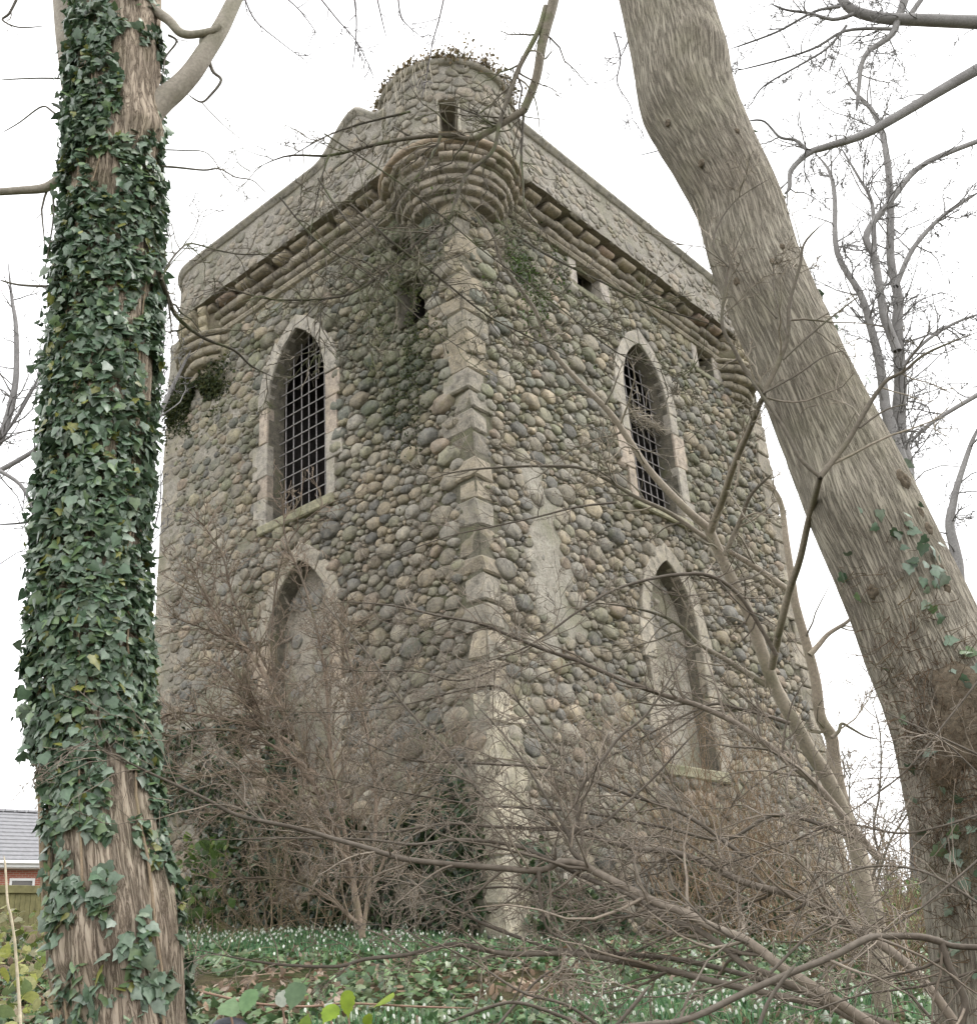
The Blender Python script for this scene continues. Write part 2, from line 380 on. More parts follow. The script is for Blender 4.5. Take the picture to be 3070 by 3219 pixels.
# back faces, roof deck
def boxquad(p): mb.add(np.array(p), [[0, 1, 2, 3]])
pa = lambda s, l, z: CC+s*DR+l*DL+z*UP
boxquad([pa(LR, 0, -0.6), pa(LR, LL, -0.6), pa(LR, LL, 9.9), pa(LR, 0, 9.9)])
boxquad([pa(LR, LL, -0.6), pa(0, LL, -0.6), pa(0, LL, 9.9), pa(LR, LL, 9.9)])
boxquad([pa(0, 0, 9.9), pa(LR, 0, 9.9), pa(LR, LL, 9.9), pa(0, LL, 9.9)])
mb.obj('wall', M_MORTAR, TOWER)

# ---- cobbles: power-diagram packing of round field stones
def layout(face, s0, s1, z0, z1, seed, tiers, excl):
    rs = np.random.RandomState(seed); AN = 1.42
    P = np.zeros((0, 2)); R = np.zeros(0); pts = []; grid = {}; cs = 0.21
    def ok(x, y, r):
        gx, gy = int(x/cs), int(y/cs)
        for i in (-1, 0, 1):
            for j in (-1, 0, 1):
                for (a, b, c) in grid.get((gx+i, gy+j), ()):
                    if (a-x)**2+(b-y)**2 < (0.80*(c+r))**2: return False
        return True
    A = (s1-s0)*(z1-z0)
    for r, dens in tiers:
        n = int(A*dens); S = rs.uniform(s0, s1, n); Z = rs.uniform(z0, z1, n); ex = excl(S, Z)
        for s, z, e in zip(S, Z, ex):
            rr = r*rs.uniform(0.88, 1.12); x = s/AN
            if e: rr = min(rr, 0.05)
            if ok(x, z, rr):
                grid.setdefault((int(x/cs), int(z/cs)), []).append((x, z, rr)); pts.append((x, z, rr, e))
    out = []
    TH0 = np.arange(10)/10*2*math.pi
    for (x, z, r, e) in pts:
        if e: continue
        TH = TH0+rs.uniform(0, .6)+rs.uniform(-.16, .16, 10); CT, ST = np.cos(TH), np.sin(TH)
        rad = r*1.75*rs.uniform(.8, 1.05, 10); gx, gy = int(x/cs), int(z/cs)
        nb = np.array([q for i in (-1, 0, 1) for j in (-1, 0, 1) for q in grid.get((gx+i, gy+j), ())])
        dx, dy = nb[:, 0]-x, nb[:, 1]-z; d = np.hypot(dx, dy); k_ = d > 1e-6; dx, dy, d, c = dx[k_], dy[k_], d[k_], nb[k_, 2]
        if len(d):
            t = (d*d+r*r-c*c)/(2*d)-0.004; cs_ = (dx[:, None]*CT+dy[:, None]*ST)/d[:, None]      # distance to the radical line
            rad = np.minimum(rad, np.where(cs_ > 0.05, t[:, None]/np.maximum(cs_, 0.05), 9).min(0))
        rad = np.maximum(rad, 0.2*r); sm = rs.uniform(.04, .2); rad = (1-2*sm)*rad+sm*np.roll(rad, 1)+sm*np.roll(rad, -1)
        rad *= rs.uniform(0.93, 1.0)
        out.append((x*AN, z, np.stack([CT*rad*AN, ST*rad], 1)))
    return out
def stone_mesh(mb, F, st, face, h, base, col, rs):
    s, z, pl = st; n = len(pl)
    tilt = rs.uniform(-0.5, 0.5, 2)
    ring = []
    for sc_, hh in ((1.03, -0.03/max(h, .01)), (0.96, 0.6), (0.80, 0.97)):
        q = pl*sc_*(1+rs.uniform(-.07, .07, (n, 1))*(hh > 0)); o = base+h*hh*(1+(q@tilt)/max(np.abs(pl).max(), .02)*0.5*(hh > 0))+rs.uniform(-.22, .22, n)*h*(hh > 0)
        ring.append(F(s+q[:, 0], z+q[:, 1], o))
    V = np.concatenate(ring+[F(np.array([s]), np.array([z]), np.array([base+h*rs.uniform(.85, 1.08)]))])
    i = np.arange(n); j = (i+1) % n
    Q = np.concatenate([np.stack([k*n+i, k*n+j, (k+1)*n+j, (k+1)*n+i], 1) for k in (0, 1)])
    T = np.stack([2*n+i, 2*n+j, np.full(n, 3*n)], 1)
    if face == 'L': Q = Q[:, ::-1]; T = T[:, ::-1]
    mb.add(V, Q, T, col)
rs = np.random.RandomState(11); allst = []
for face, F, L, sd in (('R', fR, LR, 3), ('L', fL, LL, 4)):
    lay = layout(face, 0, L, 0.0, 9.5, sd, ((0.13, 2.5), (0.105, 12), (0.084, 50), (0.064, 190), (0.047, 420), (0.034, 560), (0.024, 380)), lambda S, Z, f=face: excluded(f, S, Z))
    _s = np.array([q[0] for q in lay]); _z = np.array([q[1] for q in lay]); HH = relief(face, _s, _z); TT = 0.85+0.3*fbm(np.stack([_s*.5, _z*.5, 0*_s+(3.0 if face == 'R' else 9.0)], -1), 2, 77)
    ST_ = sst(.42, .6, fbm(np.stack([_s*.8, _z*.6, 0*_s+(1.0 if face == 'R' else 6.0)], -1), 3, 88))*sst(3.2, 1.2, _s)*sst(5.6, 7.2, _z)
    for st, H, tone, stain in zip(lay, HH, TT, ST_):
        size = math.sqrt(np.prod(st[2].max(0)-st[2].min(0)))
        if H < 0.06 or (H < 0.4 and rs.rand() > 0.62+1.0*H) or size < 0.028: continue
        h = (0.022+0.16*size)*rs.choice([.45, .8, 1.0, 1.25], p=[.22, .28, .32, .18])*rs.uniform(.85, 1.15)*(0.4+0.6*H); base = 0.045*(1-H)
        P = F(st[0], st[1], 0.0); N = NR if face == 'R' else NL; D = np.linalg.norm(P)
        vis = size*size*abs(P@N)/D/(D*D)
        col = pcol(rs)*tone; col = col*(1-stain*.5*np.array([1, .9, 1.05]))
        if st[1] > 6.2 and rs.rand() < .4: col = col*np.array([.88, .93, .88])
        allst.append((vis if st[1] > 1.2 else vis*.3, face, F, st, h, base, col))
allst.sort(key=lambda a: -a[0])
for k, (v, face, F, st, h, base, col) in enumerate(allst):
    if k < 300:
        m1 = MB(); stone_mesh(m1, F, st, face, h, base, col, rs); m1.obj('cobble', M_COBBLE, TOWER, loc=F(st[0], st[1], 0.0))
    else:
        if k == 300: mrest = MB()
        stone_mesh(mrest, F, st, face, h, base, col, rs)
mrest.obj('cobble_infill', M_COBBLE, TOWER)['kind'] = 'stuff'

# ---- generic blocks
def cbox(mb, F3, a, b, ch, jit, rs, col, flip=False):
    """chamfered block between corners a,b (3 local coords) mapped by F3"""
    a = np.array(a, float); b = np.array(b, float); ch = min(ch, 0.3*np.min(b-a)); V = []; key = {}
    cj = {}
    for ix in (0, 1):
        for iy in (0, 1):
            for iz in (0, 1): cj[(ix, iy, iz)] = rs.uniform(-jit, jit, 3)
    for ix in (0, 1):
        for iy in (0, 1):
            for iz in (0, 1):
                c = np.where([ix, iy, iz], b, a)+cj[(ix, iy, iz)]; sg = np.where([ix, iy, iz], -1, 1)
                for ax in range(3):
                    o = np.full(3, ch)*sg; o[ax] = 0; key[(ix, iy, iz, ax)] = len(V); V.append(c+o)
    Q, T = [], []
    for ax in range(3):
        o1, o2 = (ax+1) % 3, (ax+2) % 3
        for sd in (0, 1):
            q = []
            for u, v in ((0, 0), (1, 0), (1, 1), (0, 1)):
                k = [0, 0, 0]; k[ax] = sd; k[o1] = u; k[o2] = v; q.append(key[(*k, ax)])
            Q.append(q if sd else q[::-1])
        for u in (0, 1):
            for v in (0, 1):
                k0 = [0, 0, 0]; k0[o1] = u; k0[o2] = v; k1 = list(k0); k1[ax] = 1
                q = [key[(*k0, o1)], key[(*k1, o1)], key[(*k1, o2)], key[(*k0, o2)]]
                Q.append(q if u == v else q[::-1])
    for k in cj:
        t = [key[(*k, 0)], key[(*k, 1)], key[(*k, 2)]]
        T.append(t if sum(k) % 2 else t[::-1])
    V = F3(np.array(V)); Q = np.array(Q); T = np.array(T); cc = V.mean(0)
    for A_ in (Q, T):
        p0, p1, p2 = V[A_[:, 0]], V[A_[:, 1]], V[A_[:, 2]]; nn = np.cross(p1-p0, p2-p0); bad = ((V[A_].mean(1)-cc)*nn).sum(1) < 0; A_[bad] = A_[bad][:, ::-1]
    mb.add(V, Q, T, col)
def prism(mb, F, poly, o0, o1, ch, col, flip=False):
    P = np.array(poly, float); c = P.mean(0); n = len(P)
    d = P-c; ln = np.linalg.norm(d, axis=1, keepdims=True); Pi = c+d*(1-np.minimum(ch/np.maximum(ln, .01), .3))
    V = np.concatenate([F(P[:, 0], P[:, 1], np.full(n, o0)), F(P[:, 0], P[:, 1], np.full(n, o1-ch*.7)), F(Pi[:, 0], Pi[:, 1], np.full(n, o1)), F(c[:1], c[1:], np.array([o1+.004]))])
    i = np.arange(n); j = (i+1) % n
    Q = np.concatenate([np.stack([k*n+i, k*n+j, (k+1)*n+j, (k+1)*n+i], 1) for k in (0, 1)]); T = np.stack([2*n+i, 2*n+j, np.full(n, 3*n)], 1)
    if flip: Q = Q[:, ::-1]; T = T[:, ::-1]
    mb.add(V, Q, T, col)
SAND = np.array([0.36, 0.315, 0.245]); SANDG = np.array([0.30, 0.275, 0.23]); PINK = np.array([0.40, 0.34, 0.30])
# corner quoins
rs = np.random.RandomState(21); z = -0.25; k = 0
qF = lambda V: CC+V[:, :1]*DR+V[:, 1:2]*DL+V[:, 2:3]*UP
while z < 9.4:
    h = rs.uniform(0.21, 0.36) if z > 2.4 else rs.uniform(0.34, 0.52)
    a, b = ((rs.uniform(.24, .34), rs.uniform(.4, .56)) if k % 2 else (rs.uniform(.38, .54), rs.uniform(.24, .36)))
    if z < 2.4: a += .06; b -= .08
    pr = rs.uniform(0.0, 0.032) if z > 2.4 else rs.uniform(.03, .05)
    col = (SAND if rs.rand() < .6 else SANDG)*rs.uniform(.75, 1.1)
    if z < 2.5: col = np.array([0.50, 0.455, 0.36])*rs.uniform(.92, 1.06)
    elif z > 6.5: col = col*np.array([.9, .9, .87])
    m1 = MB(); cbox(m1, qF, (-pr, -pr, z+.008), (a, b, z+h-.008), 0.022, 0.03 if z > 2.4 else .016, rs, col); m1.obj('quoin', M_QUOIN, TOWER, smooth=False, loc=CC+np.array([0, 0, z])); z += h; k += 1
# quoins on the outer edges
for F, L, f in ((fL, LL, 'L'), (fR, LR, 'R')):
    z = 0.2; k = 0
    while z < 8.9:
        h = rs.uniform(.26, .42); w = rs.uniform(.30, .4) if k % 2 else rs.uniform(.45, .62)
        m1 = MB(); cbox(m1, lambda V, F=F: F(V[:, 0], V[:, 1], V[:, 2]), (L-w, z+.008, -.1), (L+.012, z+h-.008, .045), .02, .014, rs, np.array([.36, .325, .265])*rs.uniform(.8, 1.1), flip=(f == 'L'))
        m1.obj('quoin', M_QUOIN, TOWER, smooth=False, loc=F(L-w/2, z, 0.0)); z += h; k += 1

# ---- windows
def ring_pts(o, grow): return arch_poly(o[2], o[3], o[4], o[5], o[6], 7, grow)
for oi_, o in enumerate(OPEN):
    face, kind, s0, s1, zs, zp, za = o; F = fR if face == 'R' else fL; fl = face == 'L'; rs = np.random.RandomState(50+oi_)
    depth = {'lancet': 1.5, 'blind': 0.24, 'small': 0.7}[kind]
    P = opoly(o); n = len(P); mid = ((s0+s1)/2, (zs+za)/2)
    root = F(mid[0], zs, 0.0)
    # reveal (inner sides of the opening) and, for real windows, the room behind, coloured dark as unlit
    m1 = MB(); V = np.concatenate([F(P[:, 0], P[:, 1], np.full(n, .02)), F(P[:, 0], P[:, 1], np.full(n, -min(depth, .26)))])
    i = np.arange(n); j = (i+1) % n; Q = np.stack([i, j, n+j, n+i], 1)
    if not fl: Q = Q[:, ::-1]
    m1.add(V, Q, None, np.array([.17, .155, .125])); win = m1.obj('blind_window' if kind == 'blind' else 'window', M_MOULD, TOWER, smooth=False, loc=root)  # reveal colour darkened for moss and for the shade inside the opening
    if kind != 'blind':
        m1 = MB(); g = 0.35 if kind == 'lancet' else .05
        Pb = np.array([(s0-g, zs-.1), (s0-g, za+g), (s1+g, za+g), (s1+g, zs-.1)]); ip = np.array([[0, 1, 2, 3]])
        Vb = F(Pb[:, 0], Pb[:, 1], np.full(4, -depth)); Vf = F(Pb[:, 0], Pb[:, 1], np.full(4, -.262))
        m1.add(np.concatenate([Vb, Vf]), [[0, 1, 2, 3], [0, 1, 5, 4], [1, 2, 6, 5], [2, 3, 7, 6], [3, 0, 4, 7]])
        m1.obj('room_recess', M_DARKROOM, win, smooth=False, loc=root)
    else:
        m1 = MB()
        facegrid(m1, F, face, s0-.06, s1+.06, zs-.1, za+.05, .05, lambda S, Z: -.23+.05*(fbm(np.stack([S*4, Z*4, 0*S+face.__hash__() % 5], -1), 4, 3)-.5), [], lambda S, Z: np.where(((Z-zs < 1.5) & (S > s0+.25))[..., None] if face == 'R' else (Z < 0)[..., None], np.array([1.22, 1.22, 1.22]), np.array([1.08, 1.06, 1.04])))
        m1.obj('infill', M_MORTAR, win, loc=root); m1 = MB()
        lay = layout(face, s0+.03, s1-.03, zs+.02, za-.1, 90+oi_, ((.13, 10), (.1, 40), (.07, 120), (.05, 200)), lambda S, Z: ~inpoly(S, Z, opoly(o, -.03)) | ((Z < zs+1.55) & (S > s0+.2) & (face == 'R')))
        for st in lay:
            if rs.rand() < (.5 if st[1] > zs+1.3 else .22): stone_mesh(m1, F, st, face, rs.uniform(.01, .03), -.225, pcol(rs)*.6+.13, rs)
        m1.obj('infill_rubble', M_COBBLE, win, loc=root)['kind'] = 'stuff'
    if kind in ('lancet', 'blind'):
        dcol = np.array([.385, .355, .305]) if kind == 'lancet' else np.array([.37, .335, .275])
        for sd in (0, 1):
            z = zs; k = sd
            while z < zp-.05:
                h = min(rs.uniform(.3, .62), zp-z); h = zp-z if zp-z-h < .2 else h
                w = (.2, .33)[k % 2]*rs.uniform(.85, 1.15); s_in = s0 if sd == 0 else s1; so_ = s_in-w if sd == 0 else s_in+w
                a, b = min(s_in, so_), max(s_in, so_)
                pl = [(a, z+.004), (b, z+.004), (b, z+h-.004), (a, z+h-.004)]; pl = np.array(pl)+rs.uniform(-.006, .006, (4, 2))
                m1 = MB(); prism(m1, F, pl, -.07, .05+rs.uniform(-.006, .012), .014, dcol*rs.uniform(.86, 1.08)*np.where(rs.rand() < .3, np.array([1.05, .97, .93]), 1), flip=fl)
                m1.obj('jamb_stone', M_DRESSED, win, smooth=False, loc=F((a+b)/2, z, 0.0)); z += h; k += 1
            # voussoirs
            w = (s1-s0)/2; mm = (s0+s1)/2; hh = za-zp; c = (hh*hh-w*w)/(2*w); r = c+w; am = math.acos(c/r); nv = 3
            for v in range(nv):
                t0, t1 = am*v/nv, am*(v+1)/nv; r2 = r+.21+rs.uniform(-.02, .05); am2 = math.acos(c/r2)
                u0, u1 = am2*v/nv, am2*(v+1)/nv; pl = []
                for t in np.linspace(t0+.004, t1-.002, 4): pl.append((mm+c-r*math.cos(t), zp+r*math.sin(t)))
                for t in (u1-.002, (u0+u1)/2, u0+.004): pl.append((mm+c-r2*math.cos(t), zp+r2*math.sin(t)))
                pl = np.array(pl)
                if sd: pl[:, 0] = 2*mm-pl[:, 0]; pl = pl[::-1]
                m1 = MB(); prism(m1, F, pl[::-1], -.07, .055+rs.uniform(-.006, .012), .014, dcol*rs.uniform(.9, 1.08), flip=fl)
                m1.obj('voussoir', M_DRESSED, win, smooth=False, loc=F(pl[:, 0].mean(), pl[:, 1].mean(), 0.0))
        m1 = MB(); cbox(m1, lambda V: F(V[:, 0], V[:, 1], V[:, 2]), (s0-.16, zs-.15, -.45), (s1+.16, zs-.003, .10), .02, .008, rs, np.array([.30, .285, .20]), flip=fl)
        m1.obj('sill', M_MOULD, win, smooth=False, loc=F(mid[0], zs, 0.0))
    else:
        for nm, a, b in (('lintel', (s0-.2, zp+.002), (s1+.2, zp+.10)), ('sill', (s0-.12, zs-.11), (s1+.12, zs-.002)), ('jamb_stone', (s0-.19, zs), (s0, zp)), ('jamb_stone', (s1, zs), (s1+.22, zp)))[:(0 if face == 'L' else 4)]:
            m1 = MB(); cbox(m1, lambda V: F(V[:, 0], V[:, 1], V[:, 2]), (*a, -.3), (*b, .05), .014, .008, rs, (np.array([.40, .365, .32]) if nm == 'jamb_stone' else np.array([.22, .215, .15])), flip=fl)
            m1.obj(nm, M_MOULD if nm != 'jamb_stone' else M_DRESSED, win, smooth=False, loc=F((a[0]+b[0])/2, a[1], 0.0))
    if kind == 'lancet':   # iron grille
        go = -.2
        def zt(s):
            w = (s1-s0)/2; mm = (s0+s1)/2; hh = za-zp; c = (hh*hh-w*w)/(2*w); r = c+w; return zp+math.sqrt(max(0, r*r-(c+abs(s-mm))**2))
        nvb = 7
        for q in range(nvb):
            s = s0+(s1-s0)*(q+.75)/(nvb+.5)+rs.uniform(-.008, .008); m1 = MB(); pts = np.linspace(zs-.05, zt(s)+.02, 6)
            tubes(m1, F(np.full(6, s)+rs.uniform(-.003, .003, 6), pts, np.full(6, go)), np.full(6, .0085), 6); m1.obj('grille_bar', M_IRON, win, loc=F(s, zs, go))
        zz = zs+.14
        while zz < za-.12:
            w = (s1-s0)/2; mm = (s0+s1)/2; hh = za-zp; c = (hh*hh-w*w)/(2*w); r = c+w
            hw = w if zz < zp else math.sqrt(max(0.0, r*r-(zz-zp)**2))-c
            m1 = MB(); tubes(m1, F(np.linspace(mm-hw-.03, mm+hw+.03, 4), zz+rs.uniform(-.006, .006, 4), np.full(4, go+.02)), np.full(4, .0085), 6); m1.obj('grille_bar', M_IRON, win, loc=F(mm, zz, go)); zz += .195

# ---- string course, corbels, parapets
def sweep(mb, pts, prof, F, fl, col, caps=True):
    """profile (off,z) swept along s list"""
    pts = np.asarray(pts, float); pr = np.asarray(prof, float); n = len(pr); K = len(pts)
    V = np.concatenate([F(np.full(n, s), pr[:, 1], pr[:, 0]) for s in pts]); i = np.arange(n); j = (i+1) % n
    Q = np.concatenate([np.stack([k*n+i, (k+1)*n+i, (k+1)*n+j, k*n+j], 1) for k in range(K-1)])
    T = np.concatenate([np.stack([np.zeros(n-2, int), np.arange(1, n-1), np.arange(2, n)], 1), (K-1)*n+np.stack([np.zeros(n-2, int), np.arange(2, n), np.arange(1, n-1)], 1)])
    if not fl: Q = Q[:, ::-1]; T = T[:, ::-1]
    mb.add(V, Q, T, col)
def roll(z0, z1, o, out, n=5):
    a = np.linspace(-math.pi/2, math.pi/2, n); return [(o+out*math.cos(t), (z0+z1)/2+(z1-z0)/2*math.sin(t)) for t in a]
rs = np.random.RandomState(33)
PB, PT = 9.985, 10.86           # parapet bottom / top
PO = 0.33                      # parapet projection
TE = 0.6/math.sqrt(2); TC = CC+TE*(DR+DL)    # turret axis
# end bartizans: axis position and drum radius
BL_S, BL_IN, BR_ = 5.50, 0.55, 0.88
BLC = CC+BL_S*DL-BL_IN*NL; BR_S = LR-0.8; BRC = CC+BR_S*DR-BL_IN*NR
for face, F, L, se in (('R', fR, LR, BR_S+.1), ('L', fL, LL, BL_S+.1)):
    s = 1.05
    while s < se-.05:
        ln = min(rs.uniform(.55, .95), se-s); m1 = MB(); g = rs.uniform(-.012, .012); pr = [(-.1, 9.43)]+roll(9.44, 9.56+g*.5, .02, .075+g)+[(-.1, 9.57)]
        sweep(m1, [s+.006, s+ln*.5, s+ln-.006], pr, F, face == 'L', np.array([.32, .285, .225])*rs.uniform(.82, 1.12)); m1.obj('string_stone', M_MOULD, TOWER, smooth=False, loc=F(s, 9.3, 0.0)); s += ln
    for za_, zb_, oo in ((9.57, 9.70, .05), (9.71, 9.845, .12)):          # two close-set roll courses
        s = 1.15
        while s < se:
            ln = rs.uniform(.14, .36); g = rs.uniform(-.035, .025); m1 = MB(); dz = rs.uniform(-.008, .008)
            if rs.rand() < .06: s += ln; continue
            sweep(m1, [s+.008, s+.03, s+ln-.03, s+ln-.008], [(-.1, za_)]+roll(za_+.004+dz, zb_-.006+dz, oo+g, .052)+[(-.1, zb_)], F, face == 'L', np.array([.315, .28, .225])*rs.uniform(.68, 1.2)); m1.obj('roll_stone', M_MOULD, TOWER, loc=F(s, za_, 0.0)); s += ln
    s = 1.30
    while s < se+.15:                                                       # top course: separate corbels with dark pockets between
        w = .32+rs.uniform(-.06, .03); m1 = MB()
        if rs.rand() < .08: s += .46; continue
        pr = [(-.1, 9.85)]+roll(9.855, 9.975, .18+rs.uniform(-.04, .025), .085)+[(-.1, 9.98)]; tn = rs.uniform(.7, 1.15)
        sweep(m1, [s, s+.03, s+w-.03, s+w], pr, F, face == 'L', (np.array([.335, .29, .22]) if rs.rand() < .75 else np.array([.36, .28, .22]))*tn)
        m1.obj('corbel', M_MOULD, TOWER, smooth=True, loc=F(s+w/2, 9.9, 0.0)); s += .465+rs.uniform(-.02, .02)
    # backing wall behind the corbels, set back so the gaps read as dark pockets
def ppath(face):
    """polyline of (point, normal) for the parapet outer face: along the wall then round the end drum"""
    pts, nr = [], []
    if face == 'L': D, N, se, c, D2 = DL, NL, BL_S, BLC, DL
    else: D, N, se, c, D2 = DR, NR, BR_S, BRC, DR
    for s in np.arange(.75, se, .07): pts.append(CC+s*D+PO*N); nr.append(N)
    for a in np.linspace(0, math.radians(200), 34): v = N*math.cos(a)+D2*math.sin(a); pts.append(c+v*BR_); nr.append(v)
    return np.array(pts), np.array(nr)
def ptop(face, i_s):
    s = np.asarray(i_s, float)
    if face == 'R': return PT+0*s
    return PT+0.50*sst(2.35, 1.5, s)-.42*sst(1.5, .95, s)
def parapet(face):
    P, N = ppath(face); K = len(P); D = DL if face == 'L' else DR; sv = (P-CC)@D
    arc = np.concatenate([[0], np.cumsum(np.linalg.norm(np.diff(P, axis=0), axis=1))])
    top = ptop(face, sv); nz = 16
    def surf(t, z, o):
        t, z, o = np.broadcast_arrays(t, z, o); i = np.interp(t, arc, np.arange(K)); a = np.clip(np.floor(i).astype(int), 0, K-2); f = (i-a)[..., None]
        p = P[a]*(1-f)+P[a+1]*f; n = N[a]*(1-f)+N[a+1]*f; return p+n*o[..., None]+z[..., None]*UP
    U = np.linspace(0, 1, nz+1); A, UU = np.meshgrid(arc, U); TZ = PB+UU*(top[None, :]-PB)
    nzz = .04*(fbm(np.stack([A*5, TZ*5, 0*A+4], -1), 4, 8)-.5)
    V = surf(A, TZ, nzz); Vi = surf(A, TZ, 0*A-.42)
    id_ = np.arange(A.size).reshape(A.shape); a, b, c, d = id_[:-1, :-1], id_[:-1, 1:], id_[1:, 1:], id_[1:, :-1]
    m1 = MB(); Q = np.stack([a, b, c, d] if face == 'R' else [a, d, c, b], -1).reshape(-1, 4)
    m1.add(V.reshape(-1, 3), Q); m1.add(Vi.reshape(-1, 3), Q[:, ::-1])
    bo = np.concatenate([V[0], Vi[0]]); i = np.arange(K-1); qb = np.stack([i, i+1, K+i+1, K+i], 1); m1.add(bo, qb, None, (.75, .72, .68))
    par = m1.obj('parapet', M_HARL, TOWER)
    # flattish rubble faces in the harling
    rs = np.random.RandomState(70 if face == 'L' else 71); m1 = MB()
    lay = layout(face, .3, arc[-1]-.1, PB+.06, PT+.4, 71, ((.1, 6), (.075, 35), (.055, 130), (.038, 250)), lambda S, Z: Z > np.interp(S, arc, top)-.12)
    for st in lay:
        if rs.rand() < .8: stone_mesh(m1, surf, st, face, rs.uniform(.012, .028), -.006, pcol(rs)*.5+np.array([.17, .155, .135]), rs)
    m1.obj('rubble_facing', M_COBBLE, TOWER)['kind'] = 'stuff'
    # coping stones
    s = 0.0
    while s < arc[-1]-.05:
        ln = min(rs.uniform(.6, 1.0), arc[-1]-s); kk = max(3, int(ln/.09)+1); t = np.linspace(s+.004, s+ln-.004, kk); zt_ = np.interp(t, arc, top)
        pr = np.array([(-.46, 0), (-.46, .09), (-.1, .13), (.05, .10), (.075, .065), (.065, .03), (.03, .012), (.025, -.03), (-.05, -.03)]); n = len(pr)
        V = np.concatenate([surf(np.full(n, tt), zz+pr[:, 1], pr[:, 0]) for tt, zz in zip(t, zt_)]); i = np.arange(n); j = (i+1) % n
        Q = np.concatenate([np.stack([k*n+i, (k+1)*n+i, (k+1)*n+j, k*n+j], 1) for k in range(kk-1)]); T = np.concatenate([np.stack([np.zeros(n-2, int), np.arange(1, n-1), np.arange(2, n)], 1), (kk-1)*n+np.stack([np.zeros(n-2, int), np.arange(2, n), np.arange(1, n-1)], 1)])
        if face == 'L': Q = Q[:, ::-1]; T = T[:, ::-1]
        m1 = MB(); m1.add(V, Q, T, np.array([.37, .345, .30])*rs.uniform(.88, 1.1)); m1.obj('coping_stone', M_DRESSED, TOWER, smooth=True, loc=V.mean(0)); s += ln
parapet('R'); parapet('L')

def lathe(mb, c, prof, a0, a1, n, col=None, jit=0.0, rs=None, cap=False):
    pr = np.asarray(prof, float); m = len(pr); A = np.linspace(a0, a1, n); r = pr[:, 0][None, :]+(rs.uniform(-jit, jit, (n, m)) if jit else 0)
    V = np.stack([c[0]+r*np.cos(A)[:, None], c[1]+r*np.sin(A)[:, None], c[2]+np.broadcast_to(pr[:, 1], (n, m))], -1).reshape(-1, 3)
    id_ = np.arange(n*m).reshape(n, m); a, b, c_, d = id_[:-1, :-1], id_[1:, :-1], id_[1:, 1:], id_[:-1, 1:]
    T = None
    if cap:
        e = np.arange(1, m-1); z0 = np.zeros(m-2, int); T = np.concatenate([np.stack([z0, e, e+1], 1), (n-1)*m+np.stack([z0, e+1, e], 1)])
    mb.add(V, np.stack([a, b, c_, d], -1).reshape(-1, 4), T, col)
FA = math.atan2(-TC[1], -TC[0])       # direction from turret axis to the viewer's side (outward diagonal)
FA = math.atan2((NR+NL)[1], (NR+NL)[0])
rs = np.random.RandomState(44)
# corbelled ring mouldings under the turret
for k, (z0, r0) in enumerate(((9.13, .59), (9.235, .665), (9.34, .74), (9.445, .815))):
    na = 11; ja = np.linspace(FA-2.3, FA+2.3, na+1)+rs.uniform(-.1, .1, na+1)
    for q in range(na):
        rr = r0+rs.uniform(-.022, .016); hh = .053+rs.uniform(-.006, .003); m1 = MB()
        lathe(m1, TC, [(rr-.25, z0-.01)]+[(rr+.028*math.cos(t), z0+.053+hh*math.sin(t)) for t in np.linspace(-1.5, 1.5, 7)]+[(rr-.25, z0+.115)], ja[q]+.008, ja[q+1]-.008, 8, np.array([.31, .275, .225])*rs.uniform(.68, 1.15), .009, rs, cap=True)
        am = (ja[q]+ja[q+1])/2; m1.obj('ring_stone', M_MOULD, TOWER, loc=TC+np.array([rr*math.cos(am), rr*math.sin(am), z0]))
m1 = MB(); lathe(m1, TC, [(.6, 9.55), (.835, 9.555), (.835, 9.58), (.83, 9.80), (.6, 9.80)], FA-2.4, FA+2.4, 60, np.array([.7, .66, .6])); m1.obj('corbel_band', M_MORTAR, TOWER)
for z0, z1, r0, off in ((9.575, 9.67, .885, 0), (9.68, 9.77, .925, .5)):
    nb = 20
    for q in range(nb):
        a0 = FA-2.2+4.4*(q+off)/nb; a1 = a0+4.4/nb*.90; rr = r0+rs.uniform(-.035, .025); m1 = MB()
        if rs.rand() < .07: continue
        lathe(m1, TC, [(rr-.2, z0), (rr-.01, z0+.004), (rr+.025, (z0+z1)/2-.02), (rr+.02, (z0+z1)/2+.03), (rr-.01, z1-.004), (rr-.2, z1)], a0, a1, 5, np.array([.33, .285, .225])*rs.uniform(.78, 1.15), .006, rs, cap=True)
        am = (a0+a1)/2; m1.obj('corbel_block', M_MOULD, TOWER, loc=TC+np.array([rr*math.cos(am), rr*math.sin(am), z0]))
m1 = MB(); lathe(m1, TC, [(.75, 9.775), (.975, 9.785), (1.0, 9.82), (.99, 9.855), (.915, 9.885), (.75, 9.885)], FA-2.6, FA+2.6, 70, np.array([.34, .27, .20])); m1.obj('ledge_moulding', M_MOULD, TOWER)
TRR, TZ0, TZ1 = .92, 9.87, 11.14
def ftur(s, z, o):      # s: arc length from the front diagonal, positive to the right
    s, z, o = np.broadcast_arrays(s, z, o); a = FA+s/TRR; return TC+np.stack([(TRR+o)*np.cos(a), (TRR+o)*np.sin(a), z], -1)
slit = np.array([(-.13, 9.97), (-.13, 10.50), (.11, 10.50), (.11, 9.97)])+np.array([-.03, 0])
m1 = MB(); facegrid(m1, ftur, 'R', -2.9, 2.9, TZ0, TZ1, .05, lambda S, Z: .03*(fbm(np.stack([S*5, Z*5, 0*S+2], -1), 4, 12)-.5)-.02, [slit]); tur = m1.obj('turret', M_HARL, TOWER)
